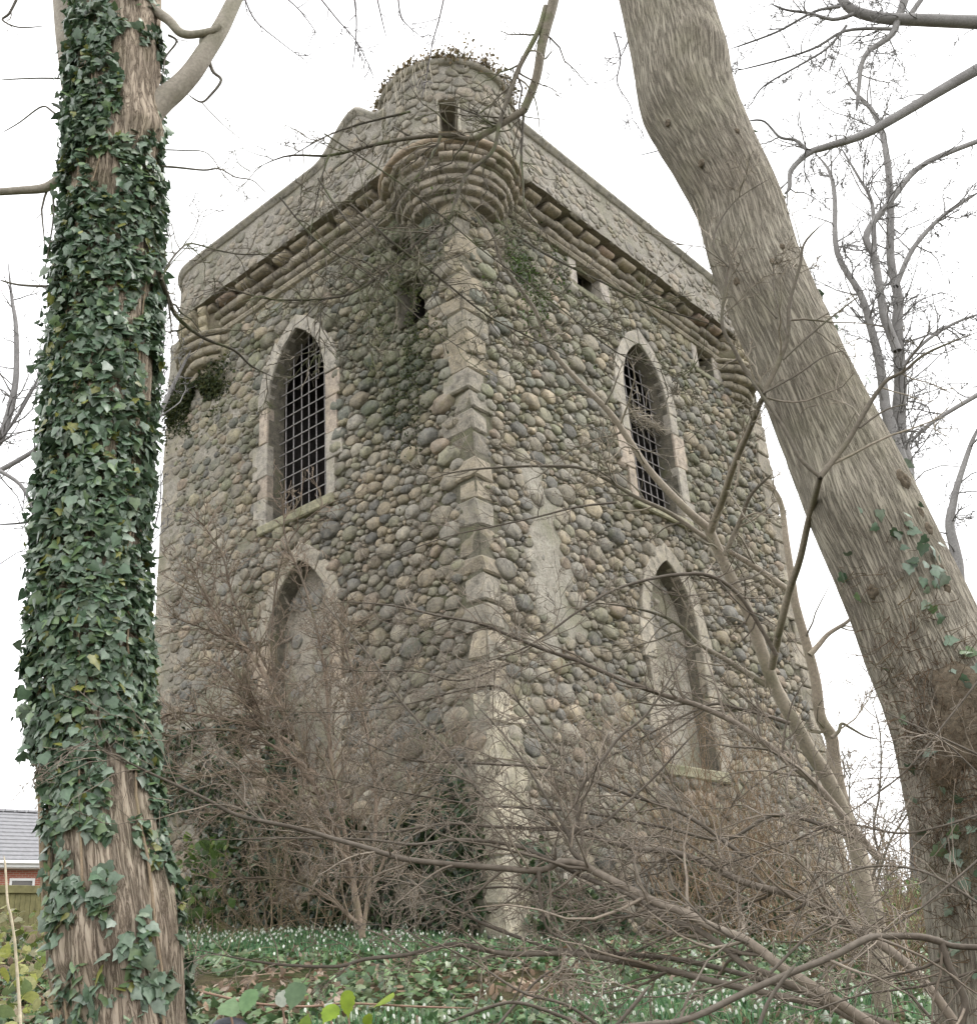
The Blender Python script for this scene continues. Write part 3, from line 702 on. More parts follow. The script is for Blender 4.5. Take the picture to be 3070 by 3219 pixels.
m1 = MB(); lay = layout('R', -2.7, 2.7, TZ0+.02, TZ1-.02, 73, ((.1, 5), (.075, 35), (.055, 130), (.038, 250)), lambda S, Z: inpoly(S, Z, slit+np.array([[-.07, -.05], [-.07, .05], [.07, .05], [.07, -.05]])))
for st in lay:
    if rs.rand() < .85: stone_mesh(m1, ftur, st, 'R', rs.uniform(.012, .028), -.012, pcol(rs)*.5+np.array([.15, .14, .12]), rs)
m1.obj('turret_rubble', M_COBBLE, tur)['kind'] = 'stuff'
m1 = MB(); n = 4; V = np.concatenate([ftur(slit[:, 0], slit[:, 1], np.full(n, .015)), ftur(slit[:, 0], slit[:, 1], np.full(n, -.4))]); m1.add(V, [[0, 4, 5, 1], [1, 5, 6, 2], [2, 6, 7, 3], [3, 7, 4, 0]], None, (.36, .33, .27)); m1.add(V[4:], [[0, 1, 2, 3]], None, (.17, .15, .115)); m1.obj('arrow_slit', M_DRESSED, tur, smooth=False, loc=ftur(0.0, 9.97, 0.0))
for a, b in (((-.185, 9.96), (-.16, 10.51)), ((.08, 9.96), (.11, 10.51))):
    m1 = MB(); cbox(m1, lambda V: ftur(V[:, 0], V[:, 1], V[:, 2]), (*a, -.2), (*b, .035), .006, .002, rs, np.array([.43, .40, .33])); m1.obj('jamb_stone', M_DRESSED, tur, smooth=False, loc=ftur(a[0], a[1], 0.0))
m1 = MB(); lathe(m1, TC, [(.68, 11.13), (.935, 11.135), (.965, 11.16), (.97, 11.20), (.94, 11.235), (.68, 11.24)], -math.pi, math.pi, 90, np.array([.34, .315, .265]), .006, rs); m1.obj('turret_coping', M_DRESSED, tur)
m1 = MB(); lathe(m1, TC, [(.74, 11.18), (.5, 11.22), (0.02, 11.25)], -math.pi, math.pi, 40, np.array([.6, .55, .45])); m1.obj('turret_cap', M_MORTAR, tur)
# end bartizan corbel rings
for c, N, lab in ((BLC, NL, 'L'), (BRC, NR, 'R')):
    fa = math.atan2(N[1], N[0]); sg = -1 if lab == 'L' else 1
    for z0, r0, h in ((8.72, .58, .11), (8.84, .66, .12), (8.97, .74, .13), (9.11, .82, .13), (9.25, .88, .13), (9.40, .90, .07)):
        na = 9; lo, hi = ((fa-2.6, fa+1.25) if sg < 0 else (fa-1.25, fa+2.6)); ja = np.linspace(lo, hi, na+1)+rs.uniform(-.1, .1, na+1)
        for q in range(na):
            rr = r0+rs.uniform(-.025, .015); m1 = MB(); lathe(m1, c, [(rr-.3, z0-.01)]+[(rr+.045*math.cos(t), z0+h/2+h/2*math.sin(t)) for t in np.linspace(-1.5, 1.5, 6)]+[(rr-.3, z0+h+.01)], ja[q]+.008, ja[q+1]-.008, 8, np.array([.32, .285, .22])*rs.uniform(.7, 1.15), .009, rs, cap=True)
            am = (ja[q]+ja[q+1])/2; m1.obj('ring_stone', M_MOULD, TOWER, loc=c+np.array([rr*math.cos(am), rr*math.sin(am), z0]))
    m1 = MB(); lathe(m1, c, [(.5, 9.45), (.80, 9.47), (.79, 9.99), (.5, 9.99)], -math.pi, math.pi, 60, np.array([.72, .68, .6])); m1.obj('corbel_band', M_MORTAR, TOWER)
    for q in range(13):
        a0 = fa+sg*(-.25+q*.28); a1 = a0+.17; m1 = MB(); pr = [(.7, 9.47)]
        for za_, zb_, oo in ((9.475, 9.64, .80), (9.65, 9.81, .84), (9.82, 9.975, .86)): pr += [(oo+.05*math.cos(t), (za_+zb_)/2+(zb_-za_)/2*math.sin(t)) for t in (-1.4, -.5, .5, 1.4)]
        pr += [(.7, 9.98)]; lathe(m1, c, pr, min(a0, a1), max(a0, a1), 4, np.array([.34, .30, .215])*rs.uniform(.8, 1.15), .006, rs, cap=True); am = (a0+a1)/2; m1.obj('corbel', M_MOULD, TOWER, loc=c+np.array([.85*math.cos(am), .85*math.sin(am), 9.47]))
# stone water spout poking out beyond the far corner
m1 = MB(); cbox(m1, lambda V: fL(V[:, 0], V[:, 1], V[:, 2]), (LL-.1, 9.33, -.62), (LL+.62, 9.47, -.42), .015, .008, rs, np.array([.42, .37, .31]), flip=True); m1.obj('water_spout', M_DRESSED, TOWER, smooth=False)
# ------------------------------------------------------------------ branches and twigs
def norm(v): return v/(np.linalg.norm(v, axis=-1, keepdims=True)+1e-9)
def grow(P0, D0, Ln, R0, rs, K=7, wig=.2, bias=(0, 0, 0), taper=.3):
    N = len(P0); P = np.zeros((N, K, 3)); P[:, 0] = P0; d = norm(np.asarray(D0, float)); st = (np.asarray(Ln)/(K-1))[:, None]; b = np.asarray(bias, float)
    for k in range(1, K):
        d = norm(d+wig*rs.randn(N, 3)+b); P[:, k] = P[:, k-1]+d*st
    R = np.asarray(R0)[:, None]*np.linspace(1, taper, K)[None, :]
    return P, R
def offshoots(P, R, Ln, rs, per, ang=(.5, 1.0), lf=(.35, .75), rf=.6, tmin=.12, flat=None, rmin=.0009):
    N, K, _ = P.shape; cnt = rs.poisson(per, N) if np.isscalar(per) else per
    idx = np.repeat(np.arange(N), cnt); n = len(idx)
    if n == 0: return None
    t = rs.uniform(tmin, 1.0, n)*(K-1); i = np.minimum(t.astype(int), K-2); f = (t-i)[:, None]
    p = P[idx, i]*(1-f)+P[idx, i+1]*f; tg = norm(P[idx, i+1]-P[idx, i]); r = R[idx, i]*(1-f[:, 0])+R[idx, i+1]*f[:, 0]
    v = rs.randn(n, 3)
    if flat is not None: v = v*np.asarray(flat)
    pe = norm(v-(v*tg).sum(1, keepdims=True)*tg); a = rs.uniform(*ang, n)[:, None]
    return p, tg*np.cos(a)+pe*np.sin(a), Ln[idx]*rs.uniform(*lf, n)*(1-.45*t/(K-1)), np.maximum(r*rf*rs.uniform(.7, 1.1, n), rmin)
def limb(pts, Y, w0, w1, n=None, jit=.0, rs=None):
    """pts: photo pixels; Y: distance (or list); widths in photo pixels"""
    pts = np.array(pts, float); m = len(pts); Ys = np.full(m, Y, float) if np.isscalar(Y) else np.interp(np.linspace(0, 1, m), np.linspace(0, 1, len(Y)), Y)
    W3 = np.array([at(x, y, yy) for (x, y), yy in zip(pts, Ys)]); n = n or max(8, m*4)
    C = catmull(W3, n); wpx = np.linspace(w0, w1, n); tt = np.linspace(0, 1, n)
    if w1 < w0: wpx = wpx*(1-.65*sst(.86, 1, tt)) if w1 < 12 else wpx
    elif w0 < 12: wpx = wpx*(1-.65*sst(.14, 0, tt))
    R = wpx/2*(C@FW)/FOC
    if rs is not None and jit: C = C+jit*(np.stack([fbm(C*7+q*9, 2, q)-.5 for q in range(3)], -1))*2
    return C, R
def tree(root, limbs, seed, mat, tw, col=(1, 1, 1), name='branch', rmin=.0009, flat=None, wig=.2, bias=(0, 0, 0), boost=1.0):
    """limbs: list of (C,R,twigs per metre, twig length); every traced limb is one part, the fine twigs one more"""
    rs = np.random.RandomState(seed); L1 = []
    for C, R, dens, tl in limbs:
        m1 = MB(); kk = (.42+.58*sst(.008, .022, R))*(.9+.2*fbm(C*6, 2, 5)); tubes(m1, C, R, 9 if R.max() > .012 else 6)      # young wood is darker than old
        sd_ = 9 if R.max() > .012 else 6; m1.c = [np.repeat(kk, sd_)[:, None]*np.asarray(col)]
        # knuckles / rounded tip
        m1.obj(name, mat, root, loc=C[0])
        if dens <= 0: continue
        ln = np.linalg.norm(np.diff(C, axis=0), axis=1).sum(); k = rs.poisson(dens*ln*boost)
        o = offshoots(C[None], R[None], np.array([tl/.55]), rs, np.array([k]), (.45, 1.15), (.3, .8), .55, .05, flat, rmin)
        if o: L1.append(o)
    if not L1: return
    p, d, l, r = [np.concatenate(x) for x in zip(*L1)]; mt = MB()
    r = np.clip(r, rmin*1.3, max(.0075, rmin*2))
    for lev in range(len(tw)+1):
        P, R = grow(p, d, l, r, rs, 7, wig, bias); R = np.maximum(R, rmin*.55)
        tubes(mt, P, R, 4 if lev else 5, np.asarray(col)*rs.uniform(.45, 1.1, (len(P), 1)))
        if lev == len(tw): break
        o = offshoots(P, R, l, rs, tw[lev], (.4, 1.05), (.35, .75), .62, .1, flat, rmin)
        if o is None: break
        p, d, l, r = o
    mt.obj('twigs', mat, root)['kind'] = 'stuff'

def trunk_mesh(C, R, sides, nlen, ridge, seed, col=(1, 1, 1), bumps=(), lump=.05, fq=66):
    t0 = np.linspace(0, 1, len(C)); C = catmull(C, nlen); R = np.interp(np.linspace(0, 1, nlen), t0, R)
    ln = np.concatenate([[0], np.cumsum(np.linalg.norm(np.diff(C, axis=0), axis=1))])
    T = norm(np.gradient(C, axis=0)); ref = np.array([0, 1.0, 0]); B = norm(np.cross(T, ref)); N = np.cross(B, T)
    a = np.linspace(0, 2*math.pi, sides+1); rad = R.mean()
    A, LN = np.meshgrid(a, ln); ca, sa = np.cos(A), np.sin(A)
    P3 = np.stack([ca*rad*6, sa*rad*6, LN*1.2], -1)
    # interlacing furrows, stretched along the trunk
    Pr = np.stack([ca*rad*fq, sa*rad*fq, LN*fq*.07], -1); w = fbm(np.stack([ca*rad*5, sa*rad*5, LN*2], -1), 2, seed+3)
    rg = sst(.02, .30, np.abs(2*fbm(Pr+w[..., None]*np.array([.9, .9, .2]), 2, seed)-1))*1.0
    dr = ridge*(rg-.5)*(.6+.8*w)+lump*(fbm(P3*.45, 3, seed+5)-.5)*2*rad/.25
    for (bl, ba, bs, bh) in bumps:
        d2 = ((LN-bl)/bs)**2+((np.angle(np.exp(1j*(A-ba)))*rad)/bs)**2; dr = dr+bh*np.exp(-d2)
    RR = R[:, None]+dr
    V = C[:, None]+RR[..., None]*(ca[..., None]*B[:, None]+sa[..., None]*N[:, None])
    id_ = np.arange(V.shape[0]*V.shape[1]).reshape(V.shape[:2]); Q = np.stack([id_[:-1, :-1], id_[:-1, 1:], id_[1:, 1:], id_[1:, :-1]], -1).reshape(-1, 4)
    cv = np.clip(.80+.25*rg, .45, 1.1)[..., None]*np.asarray(col)
    cv = np.where(True, cv, cv); m = MB(); m.add(V.reshape(-1, 3), Q, None, cv.reshape(-1, 3), np.stack([A*rad, LN], -1).reshape(-1, 2))
    def fr(s, ang, o):       # point / normal on the bark
        s, ang, o = np.broadcast_arrays(s, ang, o); p = np.stack([np.interp(s, ln, C[:, q]) for q in range(3)], -1)
        b = norm(np.stack([np.interp(s, ln, B[:, q]) for q in range(3)], -1)); n_ = norm(np.stack([np.interp(s, ln, N[:, q]) for q in range(3)], -1))
        nn = np.cos(ang)[..., None]*b+np.sin(ang)[..., None]*n_; return p+nn*(np.interp(s, ln, R)+o)[..., None], nn
    return m, fr, ln[-1], C, R

# ------------------------------------------------------------------ leaves
def leaf_tpl(kind):
    if kind == 'ivy': half = [(0.0, -.02), (.26, -.16), (.48, -.02), (.40, .18), (.46, .38), (.24, .56), (0, 1.0)]
    elif kind == 'heart': half = [(0, 0), (.22, -.12), (.42, .0), (.46, .22), (.36, .48), (.16, .78), (0, 1.0)]
    elif kind == 'bramble': half = [(0, 0), (.2, .02), (.38, .16), (.37, .24), (.46, .38), (.39, .46), (.41, .60), (.28, .70), (.26, .80), (.1, .93), (0, 1.12)]
    else: half = [(0, 0), (.24, .2), (.30, .5), (.16, .82), (0, 1.0)]
    pts = half+[(-x, y) for x, y in half[-2:0:-1]]; P = np.array(pts); c = np.array([[0, .3]]); A = np.concatenate([c, P])
    z = -.22*np.abs(A[:, 0])-.10*(A[:, 1]-.3)**2; V = np.column_stack([A, z]); n = len(P); i = np.arange(n)
    return V, np.stack([np.zeros(n, int), 1+i, 1+(i+1) % n], 1)
TPL = {k: leaf_tpl(k) for k in ('ivy', 'heart', 'bramble', 'oval')}
def leaves(mb, P, Nrm, Tip, S, col, kind='ivy', rs=None):
    V, T = TPL[kind]; n = len(P); z = norm(np.asarray(Nrm, float)); y = Tip-(Tip*z).sum(1, keepdims=True)*z; y = norm(y); x = np.cross(y, z)
    S = np.asarray(S)[:, None, None]; W = P[:, None]+S*(V[None, :, :1]*x[:, None]+V[None, :, 1:2]*y[:, None]+V[None, :, 2:]*z[:, None])
    F = (T[None]+(np.arange(n)*len(V))[:, None, None]).reshape(-1, 3); mb.add(W.reshape(-1, 3), None, F, np.repeat(np.asarray(col), len(V), 0))
def leafcol(rs, n, pal, var=.25):
    pal = np.array(pal, float); return pal[rs.randint(len(pal), size=n)]*rs.uniform(1-var, 1+var, (n, 1))
IVYC = [(.115, .185, .115), (.155, .22, .155), (.09, .145, .09), (.21, .265, .21), (.13, .195, .09), (.07, .115, .065), (.185, .235, .165)]

# ------------------------------------------------------------------ leaning tree on the right
def edges(rows, Y):
    rows = np.array(rows, float); W3 = np.array([at((l+r)/2, y, Y) for y, l, r in rows]); tg = np.gradient(rows[:, 0])/np.hypot(np.gradient(rows[:, 0]), np.gradient((rows[:, 1]+rows[:, 2])/2))
    R = (rows[:, 2]-rows[:, 1])/2*np.abs(tg)*(W3@FW)/FOC; return W3, R
lean = [(3800, 3010, 3560), (3450, 2980, 3470), (3219, 2950, 3410), (2950, 2918, 3372), (2700, 2882, 3325), (2480, 2838, 3278), (2330, 2808, 3240), (2190, 2757, 3190), (2030, 2693, 3105), (1870, 2640, 3030), (1550, 2514, 2875), (1158, 2370, 2674), (830, 2237, 2524), (640, 2180, 2464), (480, 2085, 2392), (330, 2005, 2322), (180, 1985, 2284), (0, 1950, 2232), (-160, 1915, 2190), (-360, 1880, 2140)]
W3, R = edges(lean, 4.8)
T2 = thing('leaning_tree', 'thick bare trunk with ridged bark leaning left across the tower', 'tree', tuple(W3[0]))
rsb = np.random.RandomState(5)
m, frL, lenL, CL, RL = trunk_mesh(W3, R*.985, 300, 600, .0045, 13, (1, 1, 1), [(5.9, -1.9, .16, .035), (2.9, -.9, .2, .06)], .03)
m.obj('trunk', M_BARK_LEAN, T2, loc=W3[0])
M_KNOT = simple('knot bark', (0.13, 0.105, 0.075), .95, 40, .5, .02)
def near_on_trunk(fr, L, px, py):
    s = np.linspace(0, L, 260); a = np.linspace(-math.pi, math.pi, 120); S, A = np.meshgrid(s, a); P, n = fr(S, A, 0*S); q = P@FW
    X = PPX+FOC*(P@CR)/q; Yp = PPY-FOC*(P@CU)/q; vis = (n*P).sum(-1) < 0; e = (X-px)**2+(Yp-py)**2+np.where(vis, 0, 1e9); i = np.unravel_index(np.argmin(e), e.shape); return S[i], A[i]
for px, py, sz in ((2835, 1510, 52), (2890, 1612, 30), (2915, 1668, 34), (2742, 1855, 32), (2958, 1790, 24), (2973, 1855, 24), (2740, 1500, 22), (2310, 880, 24), (2430, 825, 20), (2092, 385, 18), (2205, 515, 20), (2318, 415, 14), (2650, 1115, 20), (2460, 770, 15), (3015, 2185, 130), (2975, 2290, 110), (3040, 2330, 150), (2965, 2420, 90)):
    s, a = near_on_trunk(frL, lenL, px, py); P, n = frL(np.array([s]), np.array([a]), np.array([0.0])); r = sz/2*(P[0]@FW)/FOC
    th = np.linspace(0, 2*math.pi, 15)[:-1]; tz = norm(CL[-1]-CL[0]); bx = norm(np.cross(tz, n[0])); V = []
    for rr, hh in ((1.25, -.1), (1.0, .32), (.62, .55), (.25, .42)):
        q = rr*(1+rsb.uniform(-.18, .18, 14)); V.append(P[0]+r*(q[:, None]*(np.cos(th)[:, None]*bx+1.25*np.sin(th)[:, None]*tz)+((hh+rsb.uniform(-.12, .12, 14))*(1 if sz < 60 else .6))[:, None]*n[0]))
    V = np.concatenate(V+[(P[0]+r*.3*n[0])[None]]); i = np.arange(14); j = (i+1) % 14; m1 = MB(); m1.add(V, np.concatenate([np.stack([k*14+i, k*14+j, k*14+14+j, k*14+14+i], 1) for k in range(3)]), np.stack([42+i, 42+j, np.full(14, 56)], 1)); m1.obj('knot', M_KNOT, T2, loc=P[0])
# mossy burr with a brush of epicormic shoots low on the right
mt = MB(); n = 1500; sB, aB = near_on_trunk(frL, lenL, 2990, 2330); s = np.clip(rsb.normal(sB-.15, .42, n), .2, lenL); a = rsb.normal(aB, .42, n)
P, nn = frL(s, a, np.full(n, .0)); D = nn+.9*rsb.randn(n, 3)+np.array([0, 0, -.2]); Pk, Rk = grow(P, D, rsb.uniform(.04, .2, n), rsb.uniform(.0011, .0026, n), rsb, 5, .3); tubes(mt, Pk, Rk, 4, np.array([.62, .5, .4])*rsb.uniform(.5, 1.2, (n, 1))); mt.obj('epicormic_shoots', M_TWIG_OLIVE, T2)['kind'] = 'stuff'
# sparse ivy on the leaning trunk
IV2 = thing('ivy', 'thin scatter of ivy climbing the foot of the leaning trunk', 'ivy', tuple(W3[2]))
mt = MB(); n = 340; s = np.concatenate([rsb.uniform(.7, 2.9, 260), rsb.uniform(2.9, 5.6, 80)]); a = np.where(np.arange(n) < 260, rsb.normal(-1.5, .5, n), rsb.normal(3.0, .12, n)); cl = fbm(np.stack([s*3, a*2, 0*s], -1), 2, 3) > .47; s, a = s[cl], a[cl]; n = len(s); P, nn = frL(s, a, rsb.uniform(.015, .05, n)); leaves(mt, P, nn+.5*rsb.randn(n, 3), np.array([0, 0, -1.0])+.6*rsb.randn(n, 3), rsb.uniform(.035, .065, n), leafcol(rsb, n, IVYC)); mt.obj('foliage', M_LEAF, IV2)['kind'] = 'stuff'

# ------------------------------------------------------------------ ivy-clad tree on the left
ivr = [(3800, 190, 660), (3450, 195, 620), (3219, 190, 592), (3000, 165, 578), (2850, 150, 560), (2700, 140, 530), (2500, 135, 492), (2300, 130, 470), (2000, 130, 455), (1700, 140, 448), (1300, 172, 472), (900, 200, 492), (600, 225, 500), (250, 238, 500), (0, 258, 497), (-160, 262, 492), (-360, 262, 486)]
W4, R4 = edges(ivr, 4.5); T1 = thing('ivy_clad_tree', 'upright tree trunk at the left edge wrapped in dark ivy', 'tree', tuple(W4[0]))
m, frI, lenI, CI, RI = trunk_mesh(W4, R4*.96, 150, 480, .012, 29, (1, 1, 1), [(.9, -.9, .16, .03), (.6, -1.9, .12, .03), (5.05, -2.75, .14, .06)], .06, 30); m.obj('trunk', M_BARK_IVY, T1, loc=W4[0])
rs = np.random.RandomState(61)
lb = [(*limb([(430, 430), (470, 360), (515, 312), (552, 282), (600, 232), (645, 165), (690, 95), (725, 25), (770, -70)], [4.5, 4.5], 88, 42), .0, .3),
      (*limb([(490, 35), (532, 64), (566, 101), (604, 108), (667, 96), (690, 80)], 4.45, 34, 20), .6, .3), (*limb([(640, 165), (632, 130), (640, 108)], 4.47, 16, 12), 0, .2),
      (*limb([(240, 540), (190, 562), (140, 590), (60, 598), (-60, 606)], 4.5, 36, 22), 1.0, .35), (*limb([(255, 420), (235, 330), (222, 200), (212, 80), (205, -80)], 4.75, 60, 88), 0, .3),
      (*limb([(655, 185), (670, 225), (695, 252), (660, 300), (630, 320), (585, 292)], 4.55, 13, 5), 1.5, .3), (*limb([(530, 110), (555, 130), (520, 180), (515, 230)], 4.5, 9, 4), 2, .15),
      (*limb([(505, 522), (560, 526), (640, 534), (690, 530), (740, 556), (800, 570), (860, 636)], 4.5, 8, 3), 2, .3), (*limb([(165, 595), (168, 680), (150, 800), (130, 900)], 4.4, 8, 3), 2, .25),
      (*limb([(630, 318), (700, 390), (780, 455)], 4.55, 4, 2), 1.5, .25), (*limb([(505, 470), (570, 472), (650, 480), (700, 545), (755, 610)], 4.6, 5, 2), 1.5, .25),
      (*limb([(220, 395), (165, 350), (130, 335), (60, 385), (0, 420)], 4.6, 8, 3), .8, .25), (*limb([(225, 247), (120, 245), (0, 250)], 4.7, 6, 4), .5, .2), (*limb([(150, 900), (60, 895), (0, 880)], 4.4, 10, 6), 1.5, .3), (*limb([(60, -20), (30, 40), (8, 62), (60, 85), (150, 80)], 4.6, 10, 3), 1, .2)]
tree(T1, lb, 62, M_TWIG_GREY, [2.0, 1.0], (.95, .92, .9), wig=.22, rmin=.0018, boost=1.4)
# the ivy itself
IV = thing('ivy', 'dense dark green ivy wrapped round the left trunk', 'ivy', tuple(W4[2]))
n = 36000; s = rs.uniform(.15, lenI-.1, n); a = rs.uniform(-math.pi, math.pi, n); P, nn = frI(s, a, 0*s); q = P@FW; py = PPY-FOC*(P@CU)/q; px = PPX+FOC*(P@CR)/q
fc = norm(-P); cx = (nn*CR).sum(1)         # -1 left edge .. +1 right edge of the trunk
dn = fbm(np.stack([np.cos(a)*1.6, np.sin(a)*1.6, s*2.6], -1), 3, 91); dn2 = fbm(np.stack([np.cos(a)*3.6, np.sin(a)*3.6, s*5.6], -1), 2, 95)
cov = np.interp(py, [-300, 0, 500, 800, 1200, 2300, 2500, 2800, 3219, 3500], [.55, .58, .70, .92, .98, .98, .86, .72, .68, .68])
cov = cov-.27*sst(.2, .95, cx)*np.interp(py, [0, 2300, 3219], [1, .75, .8])-.12*sst(-.3, .5, cx)*sst(2400, 2700, py)+.14*sst(0, -.8, cx)*sst(2700, 2200, py)
mixn = .55*dn+.45*dn2; rk = np.argsort(np.argsort(mixn))/len(mixn); keep = (rk < cov) & ((nn*fc).sum(1) > -.55) & ~((py > 2380) & (cx < -.72)); s, a, cx, py = s[keep], a[keep], cx[keep], py[keep]; n = len(s)
off = .006+np.abs(rs.normal(0, 1, n))*np.where(py > 2380, .008, .018)+.06*rs.rand(n)**4*sst(.2, -.8, cx)*sst(2700, 2300, py); P, nn = frI(s, a, off)
S = .024+.046*rs.rand(n)**1.3; nrm = nn+.6*rs.randn(n, 3)+np.array([0, 0, .35]); tip = np.array([0, 0, -1.0])+.55*rs.randn(n, 3)
col = leafcol(rs, n, IVYC); yl = rs.rand(n) < .04; col[yl] = np.array([.24, .25, .07])*rs.uniform(.6, 1.1, (yl.sum(), 1))
fac = S*S*np.clip((norm(nrm)*norm(-P)).sum(1), .0, 1)*(P[:, 2] < 5.3); big = np.argsort(-fac)[:300]; bm = np.zeros(n, bool); bm[big] = True
mt = MB(); h_ = rs.rand(n) < .4; q1 = ~bm & ~h_; q2 = ~bm & h_; leaves(mt, P[q1], nrm[q1], tip[q1], S[q1], col[q1]); leaves(mt, P[q2], nrm[q2], tip[q2], S[q2]*.85, col[q2]*1.1, 'heart'); mt.obj('foliage', M_LEAF, IV)['kind'] = 'stuff'
tplm = []
for c in IVYC:
    m1 = MB(); V, T = TPL['ivy']; m1.add(V, None, T, np.array(c)); me = m1.mesh('leaf'); me.materials.append(M_LEAF); tplm.append(me)
for i in big:
    z_ = norm(nrm[i]); y_ = norm(tip[i]-(tip[i]@z_)*z_); x_ = np.cross(y_, z_); o = bpy.data.objects.new('leaf', tplm[rs.randint(len(tplm))]); COL.objects.link(o); o.parent = IV
    l = P[i]-np.array(PLOC[IV.name]); o.matrix_local = Matrix(((x_[0]*S[i], y_[0]*S[i], z_[0]*S[i], l[0]), (x_[1]*S[i], y_[1]*S[i], z_[1]*S[i], l[1]), (x_[2]*S[i], y_[2]*S[i], z_[2]*S[i], l[2]), (0, 0, 0, 1)))
for q in range(9):   # clinging stems
    k = 40; ss = np.linspace(.1, rs.uniform(2.5, lenI-.3), k); aa = rs.uniform(-2.7, -.3)+.25*np.cumsum(rs.randn(k))*.25; Pq, nq = frI(ss, aa, np.full(k, .008)); m1 = MB(); tubes(m1, Pq, np.linspace(rs.uniform(.006, .012), .003, k), 6, (.8, .66, .52)); m1.obj('stem', M_TWIG_GREY, IV, loc=Pq[0])

# ------------------------------------------------------------------ saplings in front of the right face
SA = thing('grey_sapling', 'slender pale grey sapling forking in front of the right window', 'tree', tuple(at(2760, 3060, 6.6)))
Yt = [6.6, 6.4, 6.2, 6.0]
lb = [(*limb([(2780, 3200), (2745, 2950), (2710, 2760), (2682, 2649), (2640, 2532), (2592, 2435), (2543, 2358), (2495, 2268), (2440, 2171), (2412, 2102), (2377, 1998), (2349, 1922), (2301, 1825), (2252, 1721), (2225, 1660)], [6.8, 6.1], 56, 32), .8, .5),
      (*limb([(2225, 1660), (2148, 1593), (2040, 1478), (1976, 1382), (1912, 1293), (1797, 1177), (1726, 1088), (1684, 981), (1630, 900), (1572, 816), (1545, 734), (1452, 615), (1385, 525)], [6.1, 5.6], 26, 4), 4, .55),
      (*limb([(2232, 1670), (2276, 1555), (2296, 1491), (2321, 1427), (2360, 1337), (2385, 1273), (2397, 1236), (2347, 1171), (2308, 1101), (2270, 1024), (2276, 928), (2292, 830), (2345, 700)], [6.1, 5.2, 4.4, 4.3, 4.25], 26, 6), 3, .5),
      (*limb([(2397, 1236), (2449, 1133), (2475, 1056), (2481, 954), (2513, 838), (2530, 760), (2600, 690)], [4.4, 4.25], 19, 5), 3, .45),
      (*limb([(2425, 2098), (2446, 1998), (2449, 1983), (2481, 1856), (2513, 1760), (2539, 1644), (2564, 1548), (2577, 1500)], [6.2, 4.3], 26, 19), 1.5, .4), (*limb([(2577, 1500), (2513, 1440), (2462, 1344), (2398, 1248), (2350, 1180)], [4.3, 4.3], 15, 9), 2, .3),
      (*limb([(2577, 1500), (2658, 1396), (2700, 1324), (2751, 1241), (2788, 1195), (2844, 1164), (2917, 1107), (3080, 1040)], [4.3, 4.1], 19, 7), 2.5, .5), (*limb([(2276, 1747), (2328, 1632), (2360, 1555), (2424, 1491)], [6.1, 5.8], 18, 8), 2.5, .4),
      (*limb([(2475, 1855), (2423, 1817), (2347, 1766), (2225, 1696), (2103, 1612), (1995, 1561), (1848, 1478), (1720, 1465), (1528, 1472), (1400, 1491), (1280, 1540)], [6.3, 6.0], 22, 3), 4.5, .5),
      (*limb([(2411, 2157), (2290, 2080), (2197, 2026), (2148, 1977), (2079, 1936), (1960, 1905), (1800, 1890)], [6.4, 6.0], 20, 4), 4, .5), (*limb([(2440, 1000), (2360, 905), (2300, 830)], 4.3, 8, 4), 2, .3),
      (*limb([(2460, 1130), (2560, 1040), (2660, 960), (2700, 930)], 4.3, 8, 4), 2, .35), (*limb([(2700, 1345), (2780, 1290), (2850, 1270)], 4.2, 8, 3), 2, .3), (*limb([(2397, 1236), (2500, 1180), (2590, 1120), (2660, 1100)], 4.3, 8, 3), 2, .3), (*limb([(2290, 840), (2240, 760), (2300, 640), (2420, 560)], 4.25, 8, 3), 2, .35), (*limb([(2475, 1056), (2430, 900), (2440, 780)], 4.3, 7, 3), 2, .3)]
tree(SA, lb, 71, M_TWIG_GREY, [3.2, 2.0, .8], (.86, .80, .73), wig=.2, rmin=.0026, boost=1.7)
SB = thing('grey_sapling', 'thin pale sapling standing along the right edge of the tower', 'tree', tuple(at(2740, 3040, 7.6)))
lb = [(*limb([(2780, 3100), (2745, 2850), (2700, 2684), (2675, 2615), (2640, 2497), (2620, 2393), (2613, 2317), (2578, 2254), (2564, 2144), (2537, 2033), (2502, 1908), (2490, 1830), (2472, 1707), (2452, 1577), (2405, 1510)], [7.6, 7.0], 58, 14), 1.5, .5), (*limb([(2545, 2060), (2575, 2025), (2606, 1991), (2661, 1956), (2690, 1925)], 7.1, 20, 8), 2, .4),
      (*limb([(2613, 2320), (2635, 2300), (2645, 2275), (2675, 2290), (2720, 2315), (2765, 2325)], 7.2, 14, 4), 4, .35), (*limb([(2720, 2800), (2760, 2700), (2745, 2600), (2765, 2480), (2765, 2300), (2730, 2180)], 7.0, 10, 3), 4, .5), (*limb([(2700, 2760), (2670, 2560), (2672, 2420)], 7.0, 8, 3), 4, .4), (*limb([(2735, 2850), (2790, 2660), (2850, 2560), (2880, 2480)], 6.8, 9, 4), 4, .4)]
tree(SB, lb, 72, M_TWIG_GREY, [2.8, 2.0, .8], (.90, .82, .75), wig=.2, rmin=.003, boost=1.6)

